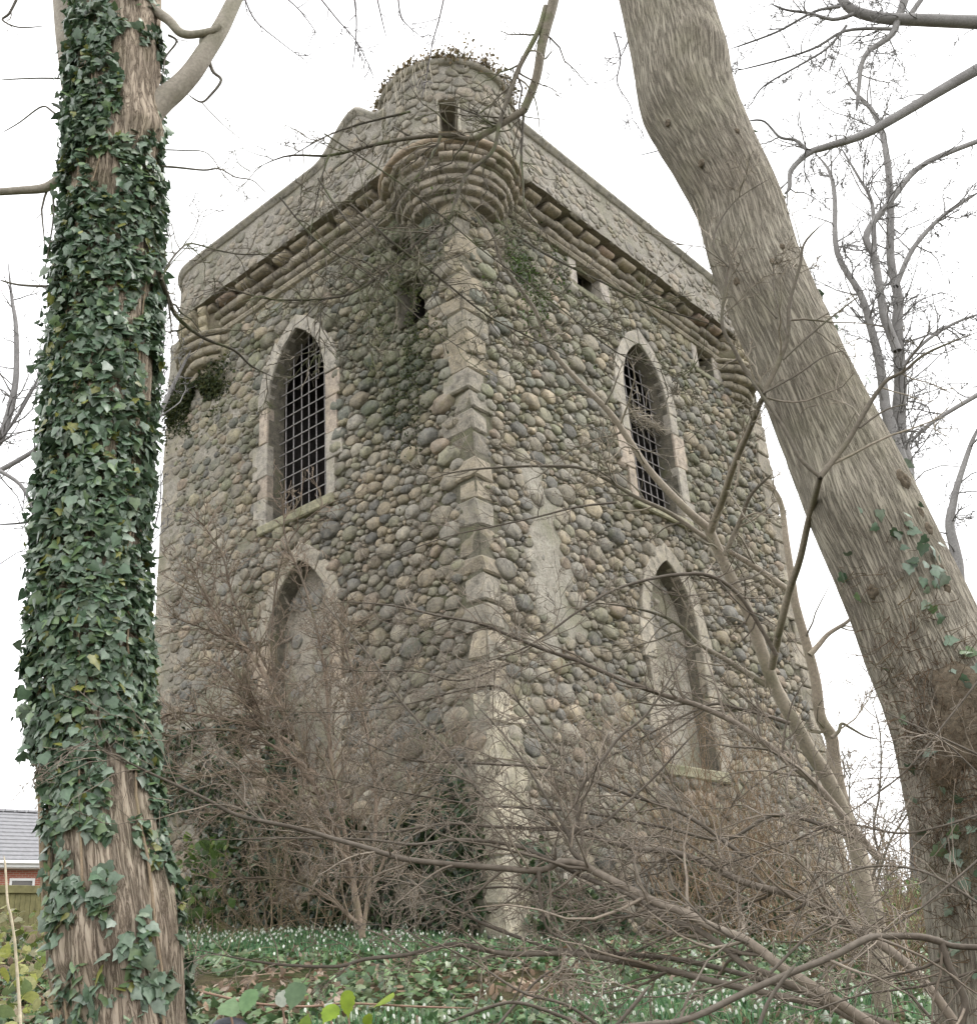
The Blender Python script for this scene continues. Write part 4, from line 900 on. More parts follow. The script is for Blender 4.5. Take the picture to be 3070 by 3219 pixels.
# ------------------------------------------------------------------ big low shrub sweeping across the foreground
SH = thing('spreading_shrub', 'large bare shrub whose long low branches sweep left across the foreground', 'shrub', tuple(at(2900, 3350, 4.0)))
Lb = []
def B(pts, Y, w0, w1, dens=5, tl=.5): Lb.append((*limb(pts, Y, w0*.8, w1*.8), dens, tl))
B([(2900, 3330), (2600, 3130), (2456, 3041), (2400, 2996), (2331, 2950), (2240, 2916), (2154, 2870), (2074, 2842), (1997, 2805), (1880, 2746), (1821, 2717), (1762, 2711), (1692, 2737), (1557, 2728), (1410, 2717), (1264, 2699), (1147, 2664), (1059, 2640), (938, 2605), (821, 2581), (733, 2558), (645, 2511), (557, 2470), (469, 2429), (410, 2400), (322, 2353), (264, 2318)], [3.9, 4.3, 4.2, 3.7], 42, 6, 5.5, .55)
B([(3060, 3300), (2880, 3060), (2713, 2933), (2650, 2899), (2570, 2853), (2485, 2813), (2371, 2785), (2285, 2751), (2211, 2711), (2103, 2676), (1997, 2670), (1880, 2635), (1780, 2611), (1674, 2605), (1560, 2600), (1400, 2590), (1230, 2615), (1100, 2610), (950, 2560)], [4.2, 4.8], 40, 5, 5.5, .55)
B([(2900, 3330), (2640, 3180), (2456, 3081), (2342, 3036), (2274, 2979), (2188, 2922), (2100, 2893), (2030, 2842), (1950, 2800), (1840, 2760), (1700, 2690), (1600, 2655), (1440, 2640), (1300, 2655), (1150, 2640), (900, 2635), (700, 2640), (560, 2635)], [4.0, 4.6], 32, 5, 5, .5)
B([(2103, 3218), (2200, 3190), (2342, 3121), (2485, 3059), (2616, 3007), (2713, 2956), (2759, 2945), (2884, 2945), (2958, 2962)], [3.1, 3.3], 26, 30, 3, .4); B([(2958, 2962), (2981, 3036), (3032, 3144), (3021, 3213), (3010, 3290)], 3.3, 30, 34, 3, .4); B([(2958, 2962), (3000, 2975), (3100, 2980)], 3.3, 22, 24, 1, .3); B([(1900, 3235), (2000, 3225), (2103, 3218)], 3.1, 20, 26, 2, .3)
B([(3000, 3300), (2700, 3190), (2320, 3104), (2100, 3051), (1880, 3010), (1780, 2998), (1586, 2998), (1440, 2969), (1352, 2986), (1264, 3004), (1147, 3016), (1059, 3039), (880, 3033), (733, 3010), (616, 2986)], [4.2, 4.6], 30, 8, 3.5, .4)
B([(2600, 3140), (2200, 3030), (1950, 3000), (1750, 2986), (1674, 2963), (1504, 2898), (1400, 2830), (1330, 2810)], 4.5, 22, 8, 3, .4)
B([(2760, 2700), (2578, 2483), (2481, 2400), (2405, 2338), (2301, 2268), (2197, 2220), (2128, 2199), (2024, 2164), (1920, 2123), (1816, 2078), (1712, 2043), (1608, 2001), (1504, 1960), (1370, 1934), (1247, 1906), (1124, 1894), (1038, 1894)], [5.6, 5.2], 30, 5, 5, .5)
B([(1400, 2116), (1643, 2040), (1816, 1922), (1920, 1859), (2024, 1825), (2128, 1807), (2232, 1811), (2330, 1880), (2440, 2060)], [5.3, 5.9], 6, 18, 5, .45)
B([(1788, 2629), (1816, 2594), (1809, 2525), (1830, 2469), (1885, 2400), (1947, 2317), (2024, 2254), (2079, 2178), (2135, 2088), (2218, 1998)], 4.3, 20, 4, 6, .4); B([(1816, 2608), (1885, 2594), (1954, 2538), (2058, 2441), (2140, 2350), (2218, 2268)], 4.4, 16, 4, 5, .4)
B([(2481, 2275), (2398, 2247), (2315, 2227), (2245, 2213), (2150, 2250), (2000, 2330), (1850, 2420)], 5.8, 18, 4, 5, .4); B([(1880, 2746), (1800, 2680), (1788, 2629), (1700, 2480), (1600, 2330), (1480, 2200)], 4.3, 22, 4, 5, .45)
B([(1937, 1580), (1816, 1593), (1688, 1625), (1528, 1660), (1400, 1689), (1200, 1760)], [5.5, 5.2], 10, 4, 4, .4); B([(1529, 2520), (1431, 2391), (1339, 2293), (1247, 2188), (1173, 2078), (1063, 1949), (940, 1808)], [4.8, 5.2], 13, 4, 4, .45)
B([(1600, 2085), (1450, 2140), (1300, 2110), (1130, 2110), (950, 2080)], 5.2, 9, 3, 5, .45); B([(1750, 2360), (1600, 2180), (1500, 2160), (1250, 2220), (1050, 2240), (860, 2235)], 5.0, 10, 3, 5, .45)
B([(2350, 2700), (2150, 2560), (1980, 2500), (1750, 2420), (1500, 2400), (1250, 2380), (1000, 2250)], [4.8, 5.0], 18, 4, 6, .5); B([(2700, 2640), (2450, 2560), (2280, 2640), (2080, 2600), (1800, 2550), (1500, 2530), (1200, 2480), (900, 2420)], [4.9, 5.2], 18, 4, 6, .5)
B([(2100, 2851), (1950, 2880), (1800, 2830), (1600, 2790), (1400, 2800), (1200, 2760), (1000, 2760)], [4.3, 4.7], 14, 4, 4, .4); B([(1692, 2737), (1700, 2830), (1720, 2920), (1780, 2960), (1830, 3030), (1870, 3150)], 4.2, 15, 6, 3, .3)
B([(1400, 3219), (1560, 3160), (1640, 3155), (1750, 3190), (1830, 3225)], 3.2, 12, 14, 3, .3); B([(1300, 2930), (1480, 3020), (1640, 3120), (1780, 3160), (1900, 3240)], 3.6, 5, 14, 3, .3); B([(1560, 3230), (1680, 3090), (1780, 3020), (1900, 2895)], 3.8, 13, 4, 3, .3); B([(2040, 3100), (1950, 3210), (1900, 3260)], 3.2, 14, 16, 2, .3)
B([(2500, 3030), (2420, 3140), (2380, 3240)], 2.9, 14, 18, 3, .3); B([(2420, 3060), (2520, 2960), (2600, 2900)], 3.0, 14, 8, 3, .3)
B([(3080, 2560), (2950, 2600), (2820, 2620), (2640, 2590), (2500, 2640), (2330, 2700), (2180, 2760)], [3.9, 4.3], 10, 6, 6, .45); B([(3090, 2380), (2960, 2320), (2850, 2270), (2760, 2230)], 4.0, 10, 4, 4, .35); B([(3090, 2450), (3000, 2360), (2900, 2280)], 3.9, 9, 4, 4, .35); B([(3090, 2850), (2900, 2740), (2700, 2730), (2500, 2830), (2350, 2900)], 3.8, 11, 5, 6, .45); B([(3090, 2690), (2900, 2850), (2750, 2950), (2650, 3050)], 3.6, 10, 5, 5, .4); B([(3080, 3050), (2900, 3100), (2700, 3130), (2500, 3200)], 3.3, 12, 6, 6, .4); B([(3090, 2120), (2980, 2260), (2850, 2420), (2720, 2520), (2600, 2600)], 4.1, 9, 4, 4, .4); B([(2950, 3230), (2800, 3060), (2680, 2920), (2560, 2740)], 3.7, 14, 5, 6, .45)
tree(SH, Lb, 81, M_TWIG, [3.6, 2.8, 1.3], (1.0, .96, .92), wig=.19, flat=(1, .6, 1), rmin=.0017, boost=2.3)

# ------------------------------------------------------------------ branches hanging in from the top
OV = thing('overhanging_branch', 'bare branch hanging from the top and forking over the turret', 'branch', tuple(at(1745, -40, 5.4)))
lb = [(*limb([(1745, -40), (1735, 20), (1713, 100), (1702, 145), (1684, 249), (1646, 346)], 5.4, 36, 26), 0, .3),
      (*limb([(1646, 346), (1572, 391), (1519, 421), (1475, 436), (1385, 425), (1273, 436), (1161, 458), (1034, 488), (900, 490), (780, 540)], [5.4, 5.1], 24, 4), 3, .5), (*limb([(1715, 20), (1690, 100), (1631, 212), (1602, 294), (1572, 376), (1549, 473), (1467, 548), (1430, 637), (1415, 682), (1378, 772), (1363, 846)], [5.4, 5.2], 18, 7), 3, .5),
      (*limb([(1415, 682), (1318, 757), (1198, 861), (1087, 928), (900, 943), (800, 930), (700, 900)], [5.2, 5.0], 12, 4), 4.5, .45), (*limb([(1385, 428), (1348, 503), (1258, 622), (1190, 700), (1080, 800), (960, 870)], 5.2, 11, 4), 4, .45), (*limb([(1646, 346), (1639, 473), (1643, 563), (1654, 660), (1720, 740)], 5.4, 9, 4), 2.5, .4),
      (*limb([(505, 880), (530, 830), (560, 790), (600, 765), (680, 785), (780, 800), (930, 790)], [4.4, 5.4], 8, 4), 2.5, .4), (*limb([(500, 860), (530, 940), (560, 1000), (640, 1062), (735, 1100), (790, 1150), (870, 1190)], [4.4, 5.4], 17, 4), 2.5, .4),
      (*limb([(1034, 488), (1010, 560), (985, 680), (960, 800)], 5.1, 6, 3), 3, .3), (*limb([(1290, 350), (1130, 390), (1020, 430), (900, 500)], 5.2, 8, 3), 2, .3), (*limb([(1020, 420), (1236, 560), (1348, 646), (1422, 706), (1534, 800), (1646, 880), (1800, 1000), (1960, 1120), (2150, 1180)], [5.0, 5.4], 6, 4), 3, .5),
      (*limb([(1100, 640), (1236, 764), (1348, 846), (1422, 906), (1534, 993), (1646, 1050), (1800, 1130)], [5.0, 5.6], 9, 5), 3, .5), (*limb([(1560, 690), (1700, 790), (1880, 880), (2050, 960), (2240, 1020)], 5.5, 9, 6), 3, .45), (*limb([(1000, 560), (1080, 680), (1200, 800), (1330, 880)], 5.0, 7, 3), 3, .4), (*limb([(880, 620), (1000, 760), (1160, 860), (1330, 1010), (1500, 1130)], 5.1, 6, 3), 3, .45), (*limb([(1010, 940), (1000, 1080), (960, 1180)], 5.1, 5, 2), 3, .3), (*limb([(1190, 880), (1160, 1000), (1170, 1150)], 5.1, 5, 2), 3, .3)]
tree(OV, lb, 91, M_TWIG_MOSSY, [2.8, 1.8, .8], (.95, .95, .9), wig=.24, rmin=.0027, boost=4.0)
TP = thing('hanging_twigs', 'spray of fine drooping twigs against the sky left of the turret', 'branch', tuple(at(1150, -120, 6.2)))
lb = [(*limb(p, 6.2, 6, 2.5), 2.0, .35) for p in ([(980, -40), (1060, 60), (1120, 130), (1180, 250)], [(1110, -30), (1120, 60), (1115, 160), (1105, 230)], [(1180, -30), (1200, 60), (1215, 120)], [(1250, -20), (1265, 60), (1330, 120)], [(1400, -30), (1380, 60), (1360, 130), (1340, 240), (1320, 330)], [(760, -30), (800, 60), (880, 130), (960, 190)], [(860, -40), (940, 30), (1000, 110)], [(1930, 100), (1950, 180), (1940, 260), (1980, 330), (1990, 380)], [(1985, 100), (1960, 160), (1935, 200)], [(2140, 450), (2080, 470), (2000, 490)])]
tree(TP, lb, 93, M_TWIG_BACK, [2.0, 1.2], (.9, .85, .9), wig=.25, bias=(0, 0, -.04), rmin=.003, boost=2.2)

# ------------------------------------------------------------------ trees behind
BT = thing('background_tree', 'bare many-stemmed tree standing behind the leaning trunk', 'tree', tuple(at(2840, 2900, 15)))
Lb = []
def B(pts, Y, w0, w1, dens=1.2, tl=1.4): Lb.append((*limb(pts, Y, w0, w1), dens, tl))
B([(2900, 3000), (2870, 2200), (2850, 1600), (2844, 1458), (2829, 1391), (2824, 1288), (2829, 1210), (2824, 1107), (2819, 1003), (2823, 940), (2798, 811), (2798, 624), (2779, 449), (2742, 349), (2680, 281), (2642, 206)], 15, 60, 9, 1.6, 1.5)
B([(2850, 1500), (2788, 1303), (2777, 1236), (2762, 1133), (2736, 1029), (2705, 926), (2630, 792), (2623, 624), (2605, 536), (2560, 480)], 14.6, 38, 8, 1.6, 1.3); B([(2819, 1103), (2780, 1000), (2773, 967), (2748, 811), (2723, 736), (2804, 624), (2898, 518), (3080, 440)], 14.5, 30, 16, 1.4, 1.3); B([(2748, 790), (2740, 640), (2700, 560), (2640, 460)], 14.8, 16, 5, 2, 1.2); B([(2815, 900), (2870, 780), (2960, 680), (3080, 600)], 14.6, 18, 10, 1.6, 1.2); B([(2830, 1160), (2900, 1080), (2990, 1020), (3080, 985)], 14.6, 12, 8, 1.6, 1.0)
tree(BT, Lb, 101, M_TWIG_BACK, [3.4, 2.6, 1.4], (1.0, 1.0, 1.02), wig=.24, rmin=.007, boost=3.2)
BO = thing('overhanging_branch', 'grey boughs reaching in from the upper right corner', 'branch', tuple(at(3150, 200, 9)))
Lb = []
B([(3140, 180), (3070, 218), (2960, 281), (2804, 374), (2711, 424), (2592, 462), (2542, 480), (2486, 536), (2480, 593), (2452, 617)], 9, 40, 9, 2, .8); B([(3140, 75), (3070, 69), (2898, 62), (2773, 56), (2680, 31), (2642, -10)], 9, 46, 28, 2.2, .8); B([(2848, -20), (2823, 56), (2798, 112), (2717, 175), (2698, 281), (2690, 350)], 9, 28, 8, 2.5, .7); B([(2690, 40), (2620, 60), (2540, 40), (2470, 30), (2420, 10)], 9, 14, 5, 2.5, .6); B([(2800, 90), (2660, 95), (2560, 150), (2440, 190), (2300, 225)], 9, 12, 4, 2, .6); B([(2660, 80), (2600, 150), (2520, 200), (2400, 270), (2360, 330)], 9, 9, 4, 2.2, .6); B([(2640, 20), (2560, 35), (2440, 100), (2290, 155)], 9, 11, 5, 1.5, .6); B([(3080, 1236), (2927, 1329), (2860, 1391)], 9, 16, 9, 2.5, .6); B([(3010, 1860), (3008, 1779), (3000, 1727), (2984, 1650), (2994, 1588), (3010, 1520), (3050, 1400), (3080, 1330)], 9, 44, 10, 1.5, .6); B([(2540, 475), (2500, 440), (2450, 430), (2400, 380), (2345, 380)], 9, 12, 5, 2.5, .5); B([(2850, 60), (2900, -10)], 9, 18, 16, 1, .5)
tree(BO, Lb, 103, M_TWIG_BACK, [3.4, 2.6, 1.4], (1.0, 1.0, 1.02), wig=.24, rmin=.0042, boost=2.8)
BL2 = thing('background_tree', 'bare tree branching behind the ivy-clad trunk at left', 'tree', tuple(at(-150, 2700, 10)))
Lb = []
B([(-150, 2700), (-90, 1800), (-40, 1450), (0, 1381), (27, 1303), (50, 1189), (50, 1029), (37, 937), (25, 820)], 10, 40, 6, 2, .9); B([(-40, 1500), (70, 1440), (124, 1399), (185, 1310), (300, 1230)], 10, 18, 8, 2, .8); B([(0, 1381), (60, 1300), (130, 1170), (180, 1050), (150, 900)], 10, 12, 4, 2.5, .8); B([(-40, 1460), (60, 1520), (100, 1600), (90, 1640), (-30, 1650)], 9.5, 14, 5, 1.5, .6); B([(460, 1420), (490, 1330), (530, 1240), (560, 1180), (600, 1100)], 9.5, 20, 6, 1.5, .5); B([(440, 1500), (480, 1400), (500, 1200), (515, 1050), (500, 900)], 9.8, 8, 3, 3, .5); B([(450, 1780), (500, 1600), (505, 1500)], 9.8, 6, 3, 2, .4)
tree(BL2, Lb, 105, M_TWIG_BACK, [2.2, 1.5, .7], (1.0, 1.0, 1.04), wig=.24, rmin=.0042, boost=2.8)

# ------------------------------------------------------------------ shrub against the left face and brown thicket against the right
LS = thing('arching_shrub', 'brown arching shrub with many twigs against the left wall', 'shrub', tuple(at(1120, 2960, 10.2)))
Lb = []
B([(1140, 2950), (1090, 2700), (1000, 2500), (930, 2330), (850, 2160), (790, 2060), (700, 1960), (640, 1870), (615, 1800)], [10.2, 10.6], 22, 6, 7, .7); B([(1000, 2480), (870, 2320), (800, 2210), (730, 2120), (640, 2060)], 10.3, 16, 5, 7, .7); B([(960, 2370), (850, 2300), (700, 2260), (560, 2240), (500, 2260)], 10.3, 14, 5, 7, .7); B([(1000, 2440), (900, 2370), (750, 2300), (600, 2300), (520, 2330)], 10.2, 14, 5, 7, .7); B([(1130, 2900), (1080, 2600), (1040, 2380), (1030, 2200), (1010, 2050), (960, 1850), (900, 1700), (890, 1600)], 10.2, 16, 4, 6, .7); B([(1140, 2940), (1180, 2600), (1170, 2400), (1130, 2200), (1090, 2050), (1060, 1940)], 10.1, 14, 4, 6, .7); B([(1060, 2650), (900, 2480), (760, 2420), (620, 2450), (520, 2500)], 10.1, 13, 4, 7, .7); B([(1090, 2700), (950, 2560), (800, 2530), (640, 2580)], 10, 12, 4, 7, .6); B([(1150, 2850), (1250, 2600), (1330, 2450), (1400, 2350)], 10, 12, 4, 6, .6)
B([(1120, 2900), (1000, 2800), (850, 2760), (700, 2770)], 10, 12, 4, 6, .6); B([(930, 2330), (860, 2120), (860, 1900), (900, 1720), (980, 1620), (1080, 1560)], 10.4, 9, 3, 5, .6); B([(860, 2140), (740, 1900), (700, 1750), (640, 1650)], 10.5, 9, 3, 6, .6); B([(790, 2060), (650, 1980), (540, 1940)], 10.5, 9, 3, 6, .6)
tree(LS, Lb, 111, M_TWIG_OLIVE, [2.6, 1.8, .8], (1.1, 1.0, .95), wig=.2, rmin=.0042, bias=(0, 0, .03), boost=3.6)
def thicket(name, label, px0, px1, py, Y, hgt, n, seed, mat, col, rmin=.003, spread=.35):
    rs = np.random.RandomState(seed); root = thing(name, label, 'thicket', tuple(at((px0+px1)/2, py, Y))); x = rs.uniform(px0, px1, n); Ys = Y+rs.uniform(-.7, .7, n)
    P0 = np.array([at(a, py, b) for a, b in zip(x, Ys)]); P0[:, 2] = gz(P0[:, 0], P0[:, 1])-.03; L = hgt*rs.uniform(.45, 1.1, n); P, R = grow(P0, np.array([0, 0, 1.0])+spread*rs.randn(n, 3), L, rs.uniform(.004, .009, n), rs, 7, .13, (0, 0, .04)); mt = MB(); tubes(mt, P, R, 5, np.asarray(col)*rs.uniform(.7, 1.25, (n, 1)))
    l, p_, r_ = L, P, R
    for lev, per in enumerate((5, 2.5)):
        o = offshoots(p_, r_, l, rs, per, (.3, .9), (.2, .45), .55, .15, None, rmin)
        p, d, l, r = o; p_, r_ = grow(p, d, l, r, rs, 7, .2, (0, 0, .03)); tubes(mt, p_, np.maximum(r_, rmin*.5), 4, np.asarray(col)*rs.uniform(.7, 1.25, (len(p), 1)))
    o = mt.obj('stems', mat, root); o['kind'] = 'stuff'
thicket('brown_thicket', 'thicket of thin brown upright stems at the foot of the right face', 2080, 2560, 2950, 12.6, 2.9, 110, 121, M_TWIG_OLIVE, (1.02, .84, .68))
thicket('brown_thicket', 'low tangle of twigs beside the leaning trunk at right', 2640, 3000, 2980, 9.5, 1.5, 90, 122, M_TWIG_OLIVE, (1.0, .85, .7))
thicket('brown_thicket', 'bramble stems tangled against the foot of the left wall', 560, 1350, 2930, 12.2, 1.5, 100, 123, M_TWIG_OLIVE, (.9, .8, .65), spread=.6)
thicket('distant_bush', 'hazy bare bushes beyond the gap right of the tower', 2640, 2860, 2900, 24, 3.4, 70, 124, M_TWIG_BACK, (1.1, 1.1, 1.0), .007)
# ------------------------------------------------------------------ growth on the masonry
rs = np.random.RandomState(201)
MOSSC = [(.045, .06, .022), (.06, .075, .025), (.035, .05, .02), (.08, .085, .03)]
def patch(name, label, cat, F, N, s, z, off, S, pal, mat, kind='oval', tipd=(0, 0, -1), spread=.9):
    n = len(s); mt = MB(); P = F(s, z, off); leaves(mt, P, N+spread*rs.randn(n, 3), np.array(tipd, float)+.8*rs.randn(n, 3), S, leafcol(rs, n, pal, .35), kind); o = mt.obj(name, mat); tag(o, label, cat, kind='stuff'); return o
def blob(n, cs, cz, ss, sz, th, seed, fr=1.6):
    s = rs.normal(cs, ss, n*3); z = rs.normal(cz, sz, n*3); k = fbm(np.stack([s*fr, z*fr, 0*s], -1), 3, seed) > th; return s[k][:n], z[k][:n]
s, z = blob(6500, 5.75, 8.5, .42, .24, .34, 1); k = (s < 6.5) & (s > 4.6); s, z = s[k], z[k]; patch('moss', 'dark moss hanging under the far left corner corbelling', 'moss', fL, NL, s, z, .03+.13*rs.rand(len(s))*sst(8.3, 8.7, z), rs.uniform(.03, .075, len(s)), MOSSC, M_HERB)
s, z = blob(1500, .95, 8.0, .28, .75, .47, 2, 2.6); patch('moss', 'dark moss in the ragged hole on the left face near the corner', 'moss', fL, NL, s, z, .02+.06*rs.rand(len(s)), rs.uniform(.018, .045, len(s)), MOSSC, M_HERB)
s, z = blob(1500, 1.3, 8.75, .55, .55, .52, 3, 2.4); patch('moss', 'green moss and ferns between cobbles under the turret on the right face', 'moss', fR, NR, s, z, .03+.06*rs.rand(len(s)), rs.uniform(.02, .05, len(s)), [(.06, .10, .025), (.08, .13, .03), (.045, .07, .02)], M_HERB)
s, z = blob(600, 1.05, 6.6, .3, .5, .53, 4, 2.6); patch('moss', 'green moss tufts low beside the left barred window', 'moss', fL, NL, s, z, .03+.05*rs.rand(len(s)), rs.uniform(.02, .045, len(s)), MOSSC, M_HERB)
# ivy over the foot of the walls
def wallivy(F, N, smax, zmax, n, seed, label, th):
    s = rs.uniform(.15, smax, n); g = F(s, 0*s, 0*s); g0 = gz(g[:, 0], g[:, 1]); h = zmax*rs.rand(n)**1.5; d = fbm(np.stack([s*.9, h*.9, 0*s], -1), 3, seed); k = d > th+.16*(h/zmax)-.12*(h < .35); s, h, g0 = s[k], h[k], g0[k]
    patch('wall_ivy', label, 'ivy', F, N, s, g0+h, .05+.22*rs.rand(len(s))*(1-.6*h/zmax), rs.uniform(.05, .095, len(s)), [(.035, .065, .03), (.05, .085, .035), (.025, .045, .02), (.07, .10, .04)], M_LEAF, 'ivy')
wallivy(fL, NL, 6.2, 2.7, 9000, 21, 'dark ivy smothering the foot of the left wall', .43)
wallivy(fR, NR, 7.5, 1.0, 3200, 22, 'low dark ivy along the foot of the right wall', .46)
# withered plants on the turret
WT = MB(); n = 1000; a = FA+rs.uniform(-2.4, 2.4, n); r_ = rs.uniform(.80, .97, n); P0 = TC+np.stack([r_*np.cos(a), r_*np.sin(a), np.full(n, 11.235)], -1)
dn = fbm(np.stack([np.cos(a)*2, np.sin(a)*2, 0*a], -1), 2, 6); o_ = np.stack([np.cos(a), np.sin(a), 0*a], -1)
P, R = grow(P0, np.array([0, 0, .8])+.7*o_+.6*rs.randn(n, 3), (.08+.24*rs.rand(n))*np.clip(dn*2.4-.35, .35, 1.3), rs.uniform(.003, .006, n), rs, 6, .4, (0, 0, -.1)); tubes(WT, P, R, 4, np.array([1.2, 1.1, .95])*rs.uniform(.6, 1.2, (n, 1)))
e = P[rs.randint(n, size=3200), rs.randint(0, 6, 3200)]+rs.normal(0, .025, (3200, 3)); leaves(WT, e, rs.randn(3200, 3), rs.randn(3200, 3), rs.uniform(.03, .065, 3200), leafcol(rs, 3200, [(1.2, 1.1, .9), (.95, .88, .7), (.8, .85, .65)], .3), 'oval')
tag(WT.obj('withered_plants', M_TWIG_OLIVE), 'withered brown plants tufted along the top of the turret', 'plants', kind='stuff')
HG = MB(); n = 16; P0 = ftur(rs.normal(-.55, .22, n), np.full(n, 11.22), np.full(n, .05)); P, R = grow(P0, np.array([-.1, -.2, -1.0])+.1*rs.randn(n, 3), rs.uniform(.4, 1.0, n), np.full(n, .0045), rs, 8, .09, (0, 0, -.1)); tubes(HG, P, R, 4, (1.5, 1.45, 1.35)); tag(HG.obj('hanging_stalks', M_TWIG_GREY), 'pale dry stalks hanging down the front of the turret', 'plants', kind='stuff')
# bundle of sticks lodged in the right window grille
NB = MB(); n = 170; P0 = fR(rs.uniform(3.55, 4.55, n), rs.normal(7.42, .05, n), rs.uniform(-.19, -.02, n)); P, R = grow(P0, DR*rs.choice([-1, 1], n)[:, None]+.25*rs.randn(n, 3), rs.uniform(.15, .5, n), np.full(n, .006), rs, 5, .12); tubes(NB, P, R, 4, np.array([1.2, 1.15, 1.1])*rs.uniform(.7, 1.3, (n, 1))); tag(NB.obj('stick_nest', M_TWIG_GREY), 'bundle of pale sticks lodged across the right barred window', 'nest')

# ------------------------------------------------------------------ woodland floor
def onground(n, xr, yr): x = rs.uniform(*xr, n); y = rs.uniform(*yr, n); return x, y, gz(x, y)
def wall_side(x, y): # True in front of the tower walls
    q = np.stack([x, y], -1)-CC[:2]; return ((q@NR[:2]) > .05) | ((q@NL[:2]) > .05)
# leaf litter
x, y, z = onground(13000, (-4.5, 5.2), (4.3, 14)); k = wall_side(x, y) & (fbm(np.stack([x*.8, y*.8, 0*x], -1), 3, 4) > .43); x, y, z = x[k], y[k], z[k]; n = len(x)
mt = MB(); leaves(mt, np.stack([x, y, z+.02+.02*rs.rand(n)], -1), np.array([0, 0, 1.0])+.6*rs.randn(n, 3), rs.randn(n, 3), rs.uniform(.04, .095, n), leafcol(rs, n, [(.30, .21, .15), (.22, .15, .10), (.36, .28, .21), (.16, .11, .075), (.42, .33, .27)], .3), 'oval'); tag(mt.obj('leaf_litter', M_HERB), 'fallen brown leaves scattered over the woodland floor', 'leaf litter', kind='stuff')
# creeping ground ivy
x, y, z = onground(30000, (-5.5, 5.5), (4.3, 14.5)); k = wall_side(x, y) & (fbm(np.stack([x*1.1, y*1.1, 0*x+5], -1), 3, 14) > .37); x, y, z = x[k], y[k], z[k]; n = len(x)
mt = MB(); leaves(mt, np.stack([x, y, z+.03+.05*rs.rand(n)], -1), np.array([0, -.3, 1.0])+.5*rs.randn(n, 3), np.array([0, -.6, 0])+rs.randn(n, 3), rs.uniform(.035, .075, n), leafcol(rs, n, [(.07, .13, .05), (.10, .18, .075), (.14, .22, .09), (.055, .10, .04), (.20, .25, .14)], .3), 'ivy'); tag(mt.obj('ground_ivy', M_LEAF), 'low green ivy creeping over the woodland floor', 'ground cover', kind='stuff')
# snowdrops: drifts near the wall foot and in the foreground
def snow_mask(x, y):
    a = .8*np.exp(-(((x+2.2)/2.3)**2+((y-(10.5-.33*(x+1)))/1.5)**2)); b = .9*np.exp(-(((x-.9)/.8)**2+((y-6.8)/.7)**2)); c = .8*np.exp(-(((x+.75)/.75)**2+((y-6.3)/.7)**2)); d = .45*np.exp(-(((x-2.6)/1.6)**2+((y-12.3)/1.0)**2)); e = .7*np.exp(-(((x-1.9)/.9)**2+((y-7.2)/.8)**2))
    return np.max([a, b, c, d, e], 0)*np.clip(.15+1.9*(fbm(np.stack([x*1.9, y*1.9, 0*x], -1), 2, 44)-.15), .1, 1.3)
x, y, z = onground(90000, (-5.5, 5), (4.8, 14)); k = wall_side(x, y) & (snow_mask(x, y) > .12+.85*rs.rand(len(x))); x, y, z = x[k], y[k], z[k]; n = min(len(x), 21000); x, y, z = x[:n], y[:n], z[:n]
h = rs.uniform(.07, .15, n); d = rs.uniform(0, 6.283, n); ln_ = rs.uniform(.1, .55, n)*h; w = rs.uniform(.0035, .0065, n); ux, uy = np.cos(d), np.sin(d); mt = MB(); V = np.zeros((n, 7, 3)); b0 = np.stack([x, y, z-.01], -1); sd = np.stack([-uy, ux, 0*x], -1)*w[:, None]; ld = np.stack([ux, uy, 0*x], -1)
for q, (t, ww) in enumerate(((0, .8), (.4, 1), (.75, .8))):
    c = b0+ld*(ln_*t*t)[:, None]+UP*(h*t)[:, None]; V[:, 2*q] = c-sd*ww; V[:, 2*q+1] = c+sd*ww
V[:, 6] = b0+ld*ln_[:, None]+UP*h[:, None]; bi = np.arange(n)[:, None]*7; mt.add(V.reshape(-1, 3), np.concatenate([bi+np.array([[0, 1, 3, 2]]), bi+np.array([[2, 3, 5, 4]])]), bi+np.array([[4, 5, 6]]), np.repeat(leafcol(rs, n, [(.10, .22, .11), (.13, .26, .13), (.075, .165, .085), (.18, .30, .15)], .25), 7, 0)); tag(mt.obj('snowdrop_leaves', M_HERB), 'fresh green snowdrop leaves in drifts below the tower', 'ground cover', kind='stuff')
k = rs.rand(n) < .125; fx, fy, fz = x[k], y[k], z[k]; n = len(fx); hh = rs.uniform(.11, .17, n); mt = MB()
P0 = np.stack([fx, fy, fz], -1); hd = rs.uniform(0, 6.28, n); hv = np.stack([np.cos(hd), np.sin(hd), 0*hd], -1)*.018; Pp = np.stack([P0, P0+UP*(hh*.6)[:, None], P0+UP*hh[:, None], P0+UP*(hh+.004)[:, None]+hv*.6, P0+UP*(hh-.012)[:, None]+hv], 1); tubes(mt, Pp, np.full((n, 5), .0016), 4, np.tile([(.10, .20, .07)], (n, 1))); tag(mt.obj('snowdrop_stems', M_HERB), 'thin green stems of the snowdrops below the tower', 'ground cover', kind='stuff')
mt = MB(); tp = P0+UP*(hh-.010)[:, None]+hv
for q in range(3):
    aa = rs.uniform(0, 6.28, n)+q*2.09; o = np.stack([np.cos(aa), np.sin(aa), 0*aa], -1); leaves(mt, tp, o+np.array([0, 0, .35]), np.array([0, 0, -1.0])+.55*o, rs.uniform(.022, .031, n), np.tile([(.82, .84, .80)], (n, 1)), 'oval')
tag(mt.obj('snowdrop_flowers', M_PETAL), 'small white snowdrop flowers nodding in drifts below the tower', 'flowers', kind='stuff')
